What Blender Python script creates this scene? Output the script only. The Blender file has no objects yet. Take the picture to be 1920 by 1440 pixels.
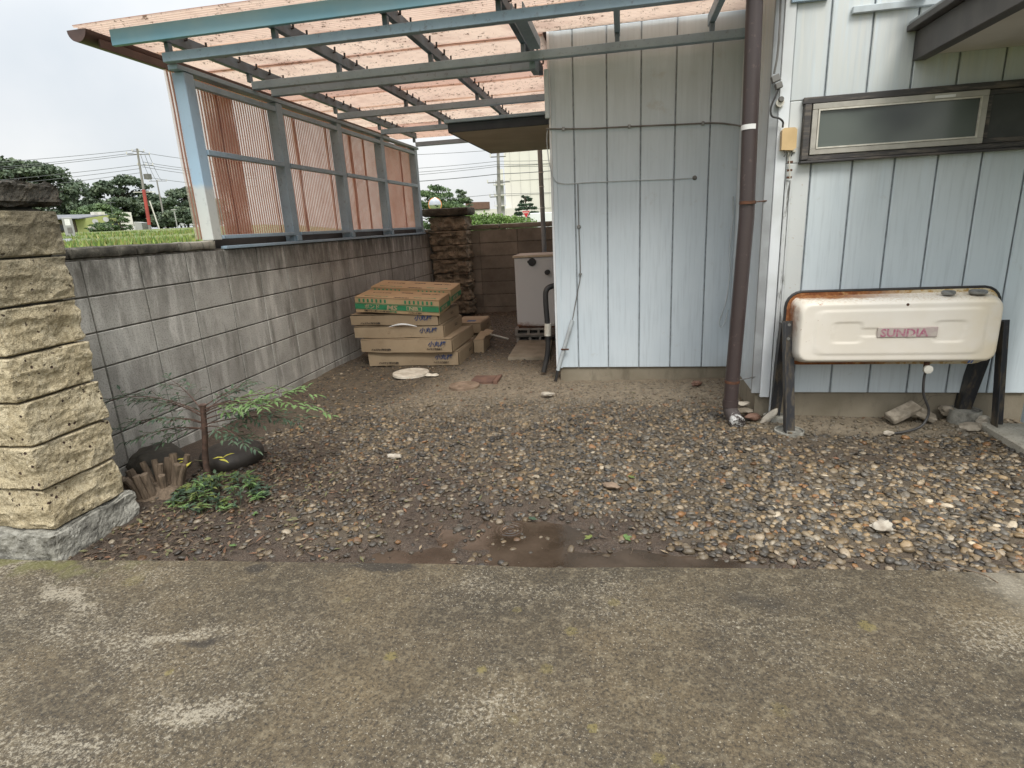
import bpy, bmesh, math, random
import numpy as np
from mathutils import Vector, Matrix, Euler

random.seed(7)
rng = np.random.default_rng(7)
PI = math.pi
sc = bpy.context.scene
COL = sc.collection

# ------------------------------------------------------------------ camera
cam_d = bpy.data.cameras.new('camera')
cam = bpy.data.objects.new('camera', cam_d)
COL.objects.link(cam)
cam_d.sensor_width = 36.0
cam_d.lens = 1081.9 * 36.0 / 1920.0
cam_d.clip_start = 0.05
cam_d.clip_end = 3000.0
R_ = np.array([[0.9820371, 0.1818180, -0.0504505],      # right
               [0.0006712, -0.2707398, -0.9626523],     # down
               [-0.1886865, 0.9453265, -0.2659986]])    # forward
cam.matrix_world = Matrix(((R_[0][0], -R_[1][0], -R_[2][0], 2.9207),
                           (R_[0][1], -R_[1][1], -R_[2][1], -2.7406),
                           (R_[0][2], -R_[1][2], -R_[2][2], 1.330),
                           (0, 0, 0, 1)))
sc.camera = cam

# ------------------------------------------------------------------ sky, sun, exposure
SUN_EL, SUN_AZ = math.radians(52), math.radians(158)    # azimuth clockwise from +Y: high, behind the camera
world = bpy.data.worlds.new('World')
sc.world = world
world.use_nodes = True
wn = world.node_tree
wn.nodes.clear()
w_out = wn.nodes.new('ShaderNodeOutputWorld')
w_bg = wn.nodes.new('ShaderNodeBackground')
w_sky = wn.nodes.new('ShaderNodeTexSky')
w_sky.sky_type = 'NISHITA'
w_sky.sun_disc = False
w_sky.sun_elevation = SUN_EL
w_sky.sun_rotation = SUN_AZ
w_sky.dust_density = 3.0
w_bg.inputs['Strength'].default_value = 0.14
# an even layer of cloud over the sky, a little brighter overhead as overcast skies are
w_co = wn.nodes.new('ShaderNodeTexCoord')
w_sep = wn.nodes.new('ShaderNodeSeparateXYZ')
wn.links.new(w_co.outputs['Generated'], w_sep.inputs[0])
w_mr = wn.nodes.new('ShaderNodeMapRange')
w_mr.inputs['From Min'].default_value = 0.0
w_mr.inputs['From Max'].default_value = 1.0
w_mr.inputs['To Min'].default_value = 3.55
w_mr.inputs['To Max'].default_value = 13.0
w_pw = wn.nodes.new('ShaderNodeMath')
w_pw.operation = 'POWER'
w_pw.use_clamp = True
wn.links.new(w_sep.outputs['Z'], w_pw.inputs[0])
w_pw.inputs[1].default_value = 2.2
wn.links.new(w_pw.outputs[0], w_mr.inputs['Value'])
w_no = wn.nodes.new('ShaderNodeTexNoise')
w_no.inputs['Scale'].default_value = 2.8
w_no.inputs['Detail'].default_value = 5.0
wn.links.new(w_co.outputs['Generated'], w_no.inputs['Vector'])
w_rp = wn.nodes.new('ShaderNodeValToRGB')
w_rp.color_ramp.elements[0].position = 0.32
w_rp.color_ramp.elements[0].color = (0.82, 0.87, 0.91, 1)
w_rp.color_ramp.elements[1].position = 0.68
w_rp.color_ramp.elements[1].color = (1.10, 1.095, 1.085, 1)
wn.links.new(w_no.outputs['Fac'], w_rp.inputs['Fac'])
w_mul = wn.nodes.new('ShaderNodeVectorMath')
w_mul.operation = 'SCALE'
wn.links.new(w_rp.outputs['Color'], w_mul.inputs[0])
wn.links.new(w_mr.outputs['Result'], w_mul.inputs['Scale'])
w_mix = wn.nodes.new('ShaderNodeMix')
w_mix.data_type = 'RGBA'
w_mix.inputs[0].default_value = 0.92
wn.links.new(w_sky.outputs['Color'], w_mix.inputs[6])
wn.links.new(w_mul.outputs['Vector'], w_mix.inputs[7])
wn.links.new(w_mix.outputs[2], w_bg.inputs['Color'])
wn.links.new(w_bg.outputs['Background'], w_out.inputs['Surface'])

sun_d = bpy.data.lights.new('sun', 'SUN')
sun_d.energy = 1.5
sun_d.angle = math.radians(22)
sun_d.color = (1.0, 0.965, 0.90)
sun = bpy.data.objects.new('sun', sun_d)
COL.objects.link(sun)
sdir = Vector((math.sin(SUN_AZ) * math.cos(SUN_EL), math.cos(SUN_AZ) * math.cos(SUN_EL), math.sin(SUN_EL)))
sun.rotation_euler = (-sdir).to_track_quat('-Z', 'Y').to_euler()

sc.view_settings.view_transform = 'Standard'
sc.view_settings.look = 'None'
sc.view_settings.gamma = 1.0
sc.view_settings.exposure = 0.8
sc.view_settings.use_curve_mapping = False
sc.render.engine = 'CYCLES'
sc.cycles.use_denoising = True
sc.cycles.denoising_prefilter = 'NONE'
sc.cycles.max_bounces = 8
sc.cycles.diffuse_bounces = 4
sc.cycles.transparent_max_bounces = 8
sc.cycles.caustics_reflective = False
sc.cycles.caustics_refractive = False

# ------------------------------------------------------------------ numeric noise
_T = rng.random((64, 64, 64)).astype(np.float32)


def vn3(x, y, z):
    x, y, z = np.broadcast_arrays(np.asarray(x, float), np.asarray(y, float), np.asarray(z, float))
    xi, yi, zi = np.floor(x).astype(int), np.floor(y).astype(int), np.floor(z).astype(int)
    fx, fy, fz = x - xi, y - yi, z - zi
    fx, fy, fz = [f * f * (3 - 2 * f) for f in (fx, fy, fz)]
    r = 0
    for a in (0, 1):
        for b in (0, 1):
            for c in (0, 1):
                w = (fx if a else 1 - fx) * (fy if b else 1 - fy) * (fz if c else 1 - fz)
                r = r + w * _T[(xi + a) & 63, (yi + b) & 63, (zi + c) & 63]
    return r * 2 - 1


def fbm(x, y, z=0.0, o=4):
    r, a, s = 0, 1.0, 1.0
    for i in range(o):
        r = r + a * vn3(np.asarray(x) * s + 11.3 * i, np.asarray(y) * s + 5.7 * i, np.asarray(z) * s + 3.1 * i)
        a *= 0.5
        s *= 2.03
    return r


def sstep(a, b, x):
    t = np.clip((np.asarray(x, float) - a) / (b - a), 0, 1)
    return t * t * (3 - 2 * t)


# ------------------------------------------------------------------ material helpers
class NT:
    def __init__(s, name):
        s.m = bpy.data.materials.new(name)
        s.m.use_nodes = True
        s.t = s.m.node_tree
        s.b = s.t.nodes['Principled BSDF']
        s.out = s.t.nodes['Material Output']
        s.geo = s.t.nodes.new('ShaderNodeNewGeometry')
        s.pos = s.geo.outputs['Position']

    def n(s, k):
        return s.t.nodes.new(k)

    def set(s, sock, v):
        if isinstance(v, bpy.types.NodeSocket):
            s.t.links.new(v, sock)
        elif isinstance(v, (tuple, list)) and len(v) == 3 and sock.type == 'RGBA':
            sock.default_value = (*v, 1)
        else:
            sock.default_value = v

    def scl(s, v, k):
        q = s.n('ShaderNodeVectorMath')
        q.operation = 'MULTIPLY'
        s.set(q.inputs[0], v)
        q.inputs[1].default_value = k
        return q.outputs[0]

    def add(s, v, k):
        q = s.n('ShaderNodeVectorMath')
        q.operation = 'ADD'
        s.set(q.inputs[0], v)
        s.set(q.inputs[1], k)
        return q.outputs[0]

    def noise(s, scale, detail=4, rough=0.55, vec=None, dist=0.0):
        q = s.n('ShaderNodeTexNoise')
        q.inputs['Scale'].default_value = scale
        q.inputs['Detail'].default_value = detail
        q.inputs['Roughness'].default_value = rough
        q.inputs['Distortion'].default_value = dist
        s.set(q.inputs['Vector'], vec if vec is not None else s.pos)
        return q.outputs['Fac']

    def voro(s, scale, vec=None, feature='F1', out='Distance', rand=1.0):
        q = s.n('ShaderNodeTexVoronoi')
        q.feature = feature
        q.inputs['Scale'].default_value = scale
        q.inputs['Randomness'].default_value = rand
        s.set(q.inputs['Vector'], vec if vec is not None else s.pos)
        return q.outputs[out]

    def ramp(s, f, st, interp='LINEAR'):
        q = s.n('ShaderNodeValToRGB')
        q.color_ramp.interpolation = interp
        e = q.color_ramp.elements
        while len(e) < len(st):
            e.new(0.5)
        for i, (p, c) in enumerate(st):
            e[i].position = p
            e[i].color = (c, c, c, 1) if isinstance(c, (int, float)) else (*c, 1)
        s.set(q.inputs[0], f)
        return q.outputs[0]

    def mr(s, f, a, b, c=0.0, d=1.0):
        q = s.n('ShaderNodeMapRange')
        q.interpolation_type = 'SMOOTHSTEP'
        s.set(q.inputs['Value'], f)
        q.inputs['From Min'].default_value = a
        q.inputs['From Max'].default_value = b
        q.inputs['To Min'].default_value = c
        q.inputs['To Max'].default_value = d
        return q.outputs['Result']

    def math(s, op, a, b=0.0):
        q = s.n('ShaderNodeMath')
        q.operation = op
        s.set(q.inputs[0], a)
        s.set(q.inputs[1], b)
        return q.outputs[0]

    def mix(s, a, b, f, blend='MIX'):
        q = s.n('ShaderNodeMix')
        q.data_type = 'RGBA'
        q.blend_type = blend
        s.set(q.inputs[0], f)
        s.set(q.inputs[6], a)
        s.set(q.inputs[7], b)
        return q.outputs[2]

    def rnd(s):
        return s.n('ShaderNodeObjectInfo').outputs['Random']

    def attr(s, name):
        q = s.n('ShaderNodeAttribute')
        q.attribute_name = name
        return q.outputs['Color']

    def xyz(s, v=None):
        q = s.n('ShaderNodeSeparateXYZ')
        s.set(q.inputs[0], v if v is not None else s.pos)
        return q.outputs

    def bump(s, h, strength=0.5, dist=0.01):
        q = s.n('ShaderNodeBump')
        q.inputs['Strength'].default_value = strength
        q.inputs['Distance'].default_value = dist
        s.set(q.inputs['Height'], h)
        s.t.links.new(q.outputs[0], s.b.inputs['Normal'])
        return q

    def done(s, col, rough=0.7, metal=0.0, spec=None):
        s.set(s.b.inputs['Base Color'], col)
        s.set(s.b.inputs['Roughness'], rough)
        s.set(s.b.inputs['Metallic'], metal)
        if spec is not None:
            s.set(s.b.inputs['Specular IOR Level'], spec)
        return s.m


def simple(name, c1, c2=None, scale=8.0, rough=0.6, metal=0.0, bump=0.0, bscale=80.0, jitter=0.0, spec=None):
    t = NT(name)
    c2 = c2 or tuple(v * 0.7 for v in c1)
    col = t.mix(c1, c2, t.mr(t.noise(scale, 6), 0.35, 0.65))
    if jitter:
        col = t.mix(col, (0, 0, 0), t.math('MULTIPLY', t.rnd(), jitter))
    if bump:
        t.bump(t.noise(bscale, 4), bump, 0.005)
    return t.done(col, rough, metal, spec)


MT = {}

# driveway concrete: dark biofilm worn through to pale aggregate, lichen rosettes
# worn-through and damp places on the slab: x, y, half-length, half-width, turn, strength
WORN = [(1.68, -1.58, .34, .11, -.1, 1.0), (1.25, -1.72, .40, .16, 0, 1.0), (1.2, -1.2, .16, .07, .2, .8), (0.75, -1.12, .38, .045, .35, 1.0), (1.4, -1.26, .22, .04, -.35, .9),
        (2.05, -1.19, .10, .03, -.2, .6), (2.5, -.88, .35, .10, 0, .55), (3.1, -1.0, .3, .12, .2, .4), (3.02, -1.34, .3, .06, -.4, .45), (2.6, -1.4, .4, .14, 0, .4), (4.1, -.95, .35, .2, 0, .7), (4.3, -.66, .22, .07, -.2, 1.0)]
DAMP = [(1.42, -.86, .16, .09, 0, .9), (1.95, -.80, .30, .06, 0, 1.0), (1.5, -1.27, .2, .05, -.2, .8), (3.4, -.86, .4, .12, 0, .6), (3.7, -1.1, .3, .15, .3, .4), (0.7, -1.0, .35, .1, 0, .5), (3.3, -1.5, .5, .2, 0, .35)]
t = NT('driveway_concrete')
big = t.noise(1.3, 8, 0.68)
base = t.ramp(big, [(0.30, (0.027, 0.021, 0.012)), (0.5, (0.064, 0.048, 0.027)), (0.72, (0.128, 0.095, 0.052))])
fine = t.noise(85, 5, 0.8)
mid = t.noise(24, 7, 0.8)
base = t.mix(base, (0.014, 0.012, 0.009), t.math('MULTIPLY', t.mr(fine, 0.52, 0.38), 0.85))
base = t.mix(base, (0.21, 0.175, 0.115), t.math('MULTIPLY', t.mr(mid, 0.48, 0.66), 0.50))
base = t.mix(base, (0.25, 0.205, 0.135), t.math('MULTIPLY', t.mr(fine, 0.54, 0.68), 0.48))
xs = t.xyz()
wear = t.noise(1.5, 7, 0.66, vec=t.scl(t.add(t.pos, (4.3, 1.7, 0)), (0.8, 1.25, 1)), dist=0.5)
grain = t.noise(75, 5, 0.85)
leftm = t.mr(xs['X'], 2.9, 1.0)
wv = t.math('ADD', t.math('ADD', wear, t.math('MULTIPLY', leftm, 0.115)), t.math('MULTIPLY', t.math('SUBTRACT', grain, 0.5), 1.7))
wq = t.n('ShaderNodeTexNoise')
wq.inputs['Scale'].default_value = 7.0
wq.inputs['Detail'].default_value = 5.0
t.set(wq.inputs['Vector'], t.pos)
warp = t.scl(t.add(wq.outputs['Color'], (-0.5, -0.5, -0.5)), (0.30, 0.16, 0.0))


def blob(cx, cy, rx, ry, rot=0.0):
    v_ = t.add(t.add(t.pos, warp), (-cx, -cy, 0))
    if rot:
        q_ = t.n('ShaderNodeVectorRotate')
        q_.rotation_type = 'Z_AXIS'
        t.set(q_.inputs['Vector'], v_)
        q_.inputs['Angle'].default_value = rot
        v_ = q_.outputs[0]
    q_ = t.n('ShaderNodeVectorMath')
    q_.operation = 'LENGTH'
    t.set(q_.inputs[0], t.scl(v_, (1 / rx, 1 / ry, 0)))
    return t.mr(q_.outputs['Value'], 1.0, 0.0)


worn = None
for a_ in WORN:
    b_ = t.math('MULTIPLY', blob(*a_[:5]), a_[5])
    worn = b_ if worn is None else t.math('MAXIMUM', worn, b_)
wet = None
for a_ in DAMP:
    b_ = t.math('MULTIPLY', blob(*a_[:5]), a_[5])
    wet = b_ if wet is None else t.math('MAXIMUM', wet, b_)
wv = t.math('ADD', wv, t.math('MULTIPLY', worn, 0.19))
base = t.mix(base, (0.36, 0.32, 0.245), t.math('MULTIPLY', t.mr(wv, 0.66, 0.88), 0.66))
base = t.mix(base, (0.020, 0.016, 0.012), t.math('MULTIPLY', t.mr(t.math('ADD', wet, t.math('MULTIPLY', t.math('SUBTRACT', mid, 0.5), 0.8)), 0.32, 0.75), 0.78))
spk = t.math('MULTIPLY', t.mr(t.noise(125, 2, 0.6), 0.62, 0.70), t.mr(t.noise(4, 4), 0.30, 0.6))
base = t.mix(base, (0.42, 0.38, 0.30), t.math('MULTIPLY', spk, 0.6))
moss = t.math('MULTIPLY', t.mr(xs['X'], 1.1, 0.45), t.mr(t.noise(9, 5), 0.45, 0.6))
moss = t.math('MULTIPLY', moss, t.mr(xs['Y'], -1.10, -0.93))
base = t.mix(base, (0.125, 0.125, 0.035), t.math('MULTIPLY', moss, 0.6))
pale = t.math('MULTIPLY', t.mr(xs['X'], 4.05, 4.45), t.mr(t.noise(5, 5), 0.3, 0.6))
base = t.mix(base, (0.30, 0.27, 0.21), t.math('MULTIPLY', t.math('MULTIPLY', pale, t.mr(xs['Y'], -0.95, -0.68)), 0.8))
for (lx, ly, lr, amt) in [(1.49, -1.44, .017, .8), (2.18, -1.28, .026, .85), (2.49, -1.30, .020, .9), (2.69, -1.27, .028, .5),
                          (2.75, -1.09, .027, .6), (3.71, -.95, .032, .8), (2.84, -1.47, .019, .85), (3.01, -1.54, .022, .6),
                          (3.35, -1.34, .032, .3), (2.89, -.92, .028, .45), (0.95, -1.0, .05, .35), (2.55, -1.0, .02, .4),
                          (3.05, -1.56, .014, .5), (1.9, -1.02, .02, .3), (2.62, -1.47, .018, .3)]:
    q = t.n('ShaderNodeVectorMath')
    q.operation = 'DISTANCE'
    t.set(q.inputs[0], t.pos)
    q.inputs[1].default_value = (lx, ly, 0.0)
    dd = t.math('ADD', q.outputs['Value'], t.math('MULTIPLY', t.math('SUBTRACT', t.noise(70, 4, 0.7), 0.5), lr * 1.6))
    base = t.mix(base, (0.185, 0.150, 0.045), t.math('MULTIPLY', t.math('MULTIPLY', t.mr(dd, lr * 0.95, lr * 0.6), amt * 0.62), t.mr(fine, 0.34, 0.5)))
t.bump(t.math('ADD', t.math('MULTIPLY', fine, 0.6), t.math('MULTIPLY', mid, 0.6)), 0.55, 0.006)
MT['drive'] = t.done(base, t.mr(big, 0.3, 0.7, 0.62, 0.9))

# lot earth: colour zones come with the terrain
t = NT('earth')
zone = t.xyz(t.attr('zone'))
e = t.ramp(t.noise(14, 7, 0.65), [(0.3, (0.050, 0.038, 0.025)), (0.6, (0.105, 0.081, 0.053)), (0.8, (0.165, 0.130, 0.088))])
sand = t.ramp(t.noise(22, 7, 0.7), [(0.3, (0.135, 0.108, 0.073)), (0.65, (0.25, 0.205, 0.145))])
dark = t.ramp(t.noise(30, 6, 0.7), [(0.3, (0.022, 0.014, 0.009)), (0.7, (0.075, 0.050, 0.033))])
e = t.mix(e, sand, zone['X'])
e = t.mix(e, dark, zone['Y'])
gr = t.mr(t.noise(220, 2, 0.6), 0.55, 0.7)
e = t.mix(e, (0.30, 0.26, 0.20), t.math('MULTIPLY', gr, 0.4))
t.bump(t.math('ADD', t.noise(60, 5, 0.7), t.math('MULTIPLY', t.noise(190, 3), 0.5)), 0.8, 0.012)
MT['earth'] = t.done(e, t.mr(zone['Z'], 0.0, 1.0, 0.88, 0.42))

t = NT('pebble')
pc = t.attr('tint')
pc = t.mix(pc, (0.02, 0.017, 0.013), t.math('MULTIPLY', t.mr(t.noise(140, 4, 0.7), 0.5, 0.7), 0.4))
t.bump(t.noise(260, 3), 0.25, 0.003)
MT['pebble'] = t.done(pc, 0.42)

t = NT('muddy_water')
mud = t.ramp(t.noise(5, 5), [(0.35, (0.030, 0.021, 0.014)), (0.7, (0.080, 0.058, 0.042))])
q = t.n('ShaderNodeVectorMath')
q.operation = 'DISTANCE'
t.set(q.inputs[0], t.pos)
q.inputs[1].default_value = (2.41, -0.40, -0.014)
dist_ = q.outputs['Value']
ring = t.math('MULTIPLY', t.math('SINE', t.math('MULTIPLY', dist_, 330.0)), t.mr(dist_, 0.085, 0.05))
t.bump(t.math('ADD', ring, t.math('MULTIPLY', t.noise(34, 3), 1.2)), 0.16, 0.003)
MT['water'] = t.done(mud, 0.09, 0.0, 0.6)

# block-wall concrete
t = NT('block_concrete')
r = t.rnd()
v = t.add(t.pos, t.scl(t.n('ShaderNodeObjectInfo').outputs['Location'], (0.37, 0.37, 0.37)))
c = t.ramp(t.noise(3.2, 6, 0.6, vec=v), [(0.3, (0.31, 0.30, 0.27)), (0.55, (0.44, 0.427, 0.388)), (0.8, (0.55, 0.537, 0.495))])
streak = t.noise(1.0, 6, 0.65, vec=t.scl(v, (14, 9, 1.6)))
c = t.mix(c, (0.64, 0.62, 0.57), t.math('MULTIPLY', t.mr(streak, 0.50, 0.66), 0.75))
streak2 = t.noise(1.0, 6, 0.65, vec=t.scl(t.add(t.pos, (3, 9, 1)), (8, 6, 1.1)))
c = t.mix(c, (0.075, 0.066, 0.050), t.math('MULTIPLY', t.mr(streak2, 0.52, 0.72), 0.62))
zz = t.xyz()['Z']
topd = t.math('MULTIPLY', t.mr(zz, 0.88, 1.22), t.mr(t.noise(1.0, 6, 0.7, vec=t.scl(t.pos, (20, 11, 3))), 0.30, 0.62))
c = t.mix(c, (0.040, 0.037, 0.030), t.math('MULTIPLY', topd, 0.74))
c = t.mix(c, (0.03, 0.028, 0.022), t.math('MULTIPLY', t.mr(t.noise(110, 4, 0.8), 0.5, 0.62), 0.42))
c = t.mix(c, (0.09, 0.078, 0.06), t.math('MULTIPLY', r, 0.30))
t.bump(t.noise(230, 4, 0.7), 0.6, 0.004)
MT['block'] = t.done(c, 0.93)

t = NT('cap_concrete')
c = t.ramp(t.noise(9, 7, 0.7), [(0.35, (0.030, 0.028, 0.022)), (0.55, (0.085, 0.078, 0.062)), (0.75, (0.25, 0.235, 0.195))])
c = t.mix(c, (0.27, 0.255, 0.21), t.mr(t.xyz()['Y'], 0.70, 0.85))
c = t.mix(c, (0.03, 0.028, 0.022), t.math('MULTIPLY', t.mr(t.noise(1.0, 5, 0.7, vec=t.scl(t.pos, (25, 25, 5))), 0.5, 0.65), 0.6))
t.bump(t.noise(150, 5, 0.7), 0.8, 0.006)
MT['cap'] = t.done(c, 0.95)
MT['mortar'] = simple('mortar', (0.17, 0.158, 0.135), (0.085, 0.078, 0.066), 30, 0.95, bump=0.5, bscale=120)

t = NT('back_block')
c = t.ramp(t.noise(4, 6, 0.6), [(0.3, (0.16, 0.14, 0.112)), (0.7, (0.29, 0.255, 0.21))])
c = t.mix(c, (0.05, 0.04, 0.032), t.math('MULTIPLY', t.rnd(), 0.45))
c = t.mix(c, (0.075, 0.10, 0.018), t.math('MULTIPLY', t.mr(t.xyz()['Z'], 1.335, 1.37), t.mr(t.noise(20, 4), 0.4, 0.55)))
t.bump(t.noise(160, 4, 0.7), 0.6, 0.005)
MT['backblock'] = t.done(c, 0.95)

# yellowish split stone with rusty pits
t = NT('split_stone')
c = t.ramp(t.noise(7, 7, 0.65), [(0.28, (0.40, 0.325, 0.195)), (0.5, (0.53, 0.45, 0.295)), (0.75, (0.64, 0.565, 0.405))])
c = t.mix(c, (0.20, 0.155, 0.085), t.math('MULTIPLY', t.mr(t.noise(58, 6, 0.85), 0.46, 0.62), 0.80))
c = t.mix(c, (0.70, 0.64, 0.50), t.math('MULTIPLY', t.mr(t.noise(48, 5, 0.85, vec=t.add(t.pos, (7, 3, 1))), 0.54, 0.68), 0.6))
pv = t.add(t.pos, t.scl(t.noise(40, 3), (0.02, 0.02, 0.02)))
pit = t.math('MULTIPLY', t.mr(t.voro(27, pv), 0.21, 0.14), t.mr(t.noise(13, 3), 0.49, 0.56))
c = t.mix(c, (0.045, 0.022, 0.014), pit)
pit2 = t.mr(t.voro(85), 0.20, 0.12)
c = t.mix(c, (0.09, 0.06, 0.035), t.math('MULTIPLY', pit2, 0.55))
z = t.xyz()['Z']
grey = t.math('MULTIPLY', t.mr(z, 0.85, 1.5), t.mr(t.noise(6, 6, 0.7), 0.25, 0.55))
c = t.mix(c, (0.125, 0.108, 0.075), t.math('MULTIPLY', grey, 0.80))
hgt = t.math('SUBTRACT', t.math('ADD', t.math('MULTIPLY', t.noise(55, 6, 0.75), 1.0), t.math('MULTIPLY', t.noise(160, 3), 0.4)), pit)
t.bump(hgt, 0.9, 0.012)
MT['stone'] = t.done(c, 0.95)

t = NT('dark_stone')
c = t.ramp(t.noise(12, 7, 0.7), [(0.3, (0.020, 0.018, 0.014)), (0.55, (0.065, 0.058, 0.045)), (0.8, (0.17, 0.145, 0.105))])
c = t.mix(c, (0.16, 0.10, 0.06), t.math('MULTIPLY', t.mr(t.voro(90), 0.22, 0.14), 0.5))
t.bump(t.noise(70, 6, 0.75), 1.0, 0.012)
MT['darkstone'] = t.done(c, 0.95)

t = NT('far_pillar_stone')
c = t.ramp(t.noise(12, 7, 0.7), [(0.3, (0.11, 0.088, 0.062)), (0.6, (0.26, 0.21, 0.15)), (0.8, (0.36, 0.30, 0.22))])
c = t.mix(c, (0.015, 0.012, 0.010), t.mr(t.voro(28), 0.20, 0.12))
t.bump(t.noise(60, 6, 0.75), 1.0, 0.015)
MT['farstone'] = t.done(c, 0.95)

t = NT('plinth_concrete')
c = t.ramp(t.noise(13, 7, 0.7), [(0.32, (0.09, 0.085, 0.072)), (0.55, (0.30, 0.29, 0.25)), (0.8, (0.46, 0.45, 0.40))])
t.bump(t.noise(55, 6, 0.7), 0.9, 0.01)
MT['plinth'] = t.done(c, 0.95)


# painted steel siding
def siding(name, lo, hi, grime_shade, amt):
    t = NT(name)
    c = t.mix(lo, hi, t.mr(t.noise(2.0, 5), 0.3, 0.7))
    gn = t.noise(1.0, 5, 0.6, vec=t.scl(t.pos, (60, 60, 3)))
    c = t.mix(c, tuple(v * 0.78 for v in lo), t.math('MULTIPLY', t.mr(gn, 0.45, 0.75), 0.5))
    z = t.xyz()['Z']
    d = t.math('MULTIPLY', t.mr(z, 0.9, 2.3), t.mr(t.noise(1.0, 5, 0.6, vec=t.scl(t.pos, (12, 12, 1.2))), 0.15, 0.6))
    c = t.mix(c, grime_shade, t.math('MULTIPLY', d, amt))  # upper-wall grime, with some roof shade on the extension put into its colour
    d2 = t.math('MULTIPLY', t.mr(z, 1.85, 2.15), t.mr(t.noise(1.0, 4, 0.55, vec=t.scl(t.add(t.pos, (2, 0, 0)), (34, 34, 1.3)), dist=0.6), 0.46, 0.6))
    c = t.mix(c, tuple(v * 1.18 for v in grime_shade), t.math('MULTIPLY', d2, 0.6 * (amt > 0.6)))
    stain = t.mr(t.noise(5.5, 7, 0.7), 0.62, 0.74)
    c = t.mix(c, (0.33, 0.30, 0.24), t.math('MULTIPLY', stain, 0.30))
    t.bump(t.noise(300, 3), 0.10, 0.002)
    return t.done(c, 0.42, 0.0, 0.4)


MT['siding'] = siding('pale_blue_siding', (0.535, 0.605, 0.65), (0.58, 0.645, 0.685), (0.40, 0.465, 0.49), 0.55)  # grime tint made bluer to offset pink light from the roof sheets
MT['siding2'] = siding('pale_blue_siding_facade', (0.55, 0.62, 0.66), (0.60, 0.665, 0.70), (0.50, 0.51, 0.485), 0.70)
MT['sidingback'] = simple('siding_groove', (0.36, 0.40, 0.43), (0.24, 0.265, 0.28), 20, 0.7)
MT['trim'] = simple('white_corner_trim', (0.68, 0.71, 0.73), (0.56, 0.58, 0.58), 3, 0.45, bump=0.05)
MT['trimgrey'] = simple('grey_corner_trim', (0.36, 0.38, 0.39), (0.27, 0.28, 0.285), 5, 0.5)
t = NT('peeling_timber')
c = t.mix((0.55, 0.57, 0.57), (0.10, 0.095, 0.085), t.mr(t.noise(1, 5, 0.7, vec=t.scl(t.pos, (90, 90, 6))), 0.52, 0.62))
MT['timber'] = t.done(c, 0.8)
t = NT('stained_panel')
c = t.mix((0.53, 0.565, 0.58), (0.60, 0.61, 0.585), t.noise(4, 4))
sp = t.math('MULTIPLY', t.mr(t.noise(45, 4, 0.7), 0.6, 0.72), t.mr(t.noise(5, 3), 0.42, 0.6))
c = t.mix(c, (0.34, 0.215, 0.085), t.math('MULTIPLY', sp, 0.8))
MT['stainpanel'] = t.done(c, 0.5)

t = NT('foundation_concrete')
c = t.ramp(t.noise(3.5, 6), [(0.3, (0.185, 0.158, 0.112)), (0.7, (0.275, 0.24, 0.18))])
c = t.mix(c, (0.10, 0.083, 0.058), t.math('MULTIPLY', t.mr(t.noise(1, 5, 0.7, vec=t.scl(t.pos, (7, 7, 2))), 0.5, 0.72), 0.6))
cr = t.voro(2.3, t.add(t.pos, t.scl(t.noise(6, 4), (0.12, 0.12, 0.12))), 'DISTANCE_TO_EDGE')
c = t.mix(c, (0.04, 0.033, 0.025), t.math('MULTIPLY', t.math('MULTIPLY', t.mr(cr, 0.006, 0.002), t.mr(t.noise(1.7, 2), 0.5, 0.6)), 0.6))
t.bump(t.noise(120, 5), 0.4, 0.004)
MT['found'] = t.done(c, 0.92)

# steel, sheet
t = NT('carport_steel')
c = t.ramp(t.noise(5, 6, 0.65), [(0.3, (0.225, 0.305, 0.375)), (0.7, (0.305, 0.40, 0.475))])
c = t.mix(c, (0.13, 0.115, 0.10), t.math('MULTIPLY', t.mr(t.noise(35, 5, 0.7), 0.55, 0.7), 0.5))
MT['steel'] = t.done(c, 0.5, 0.0, 0.4)
MT['steeldark'] = simple('carport_purlin_steel', (0.135, 0.195, 0.25), (0.09, 0.125, 0.155), 8, 0.55)
t = NT('front_post_paint')
zf = t.math('ADD', t.xyz()['Z'], t.math('MULTIPLY', t.noise(6, 4), 0.25))
c = t.ramp(t.mr(zf, 1.45, 2.35), [(0.0, (0.55, 0.57, 0.54)), (0.34, (0.50, 0.54, 0.54)), (0.44, (0.33, 0.47, 0.60)), (1.0, (0.27, 0.37, 0.46))])
c = t.mix(c, (0.26, 0.28, 0.29), t.math('MULTIPLY', t.mr(t.noise(18, 5, 0.7), 0.55, 0.7), 0.35))
MT['postpaint'] = t.done(c, 0.5)
MT['fascia'] = simple('teal_fascia_paint', (0.135, 0.29, 0.365), (0.175, 0.315, 0.375), 3, 0.5)
MT['black'] = simple('black_rubber', (0.018, 0.018, 0.019), (0.03, 0.028, 0.026), 10, 0.6)


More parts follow.
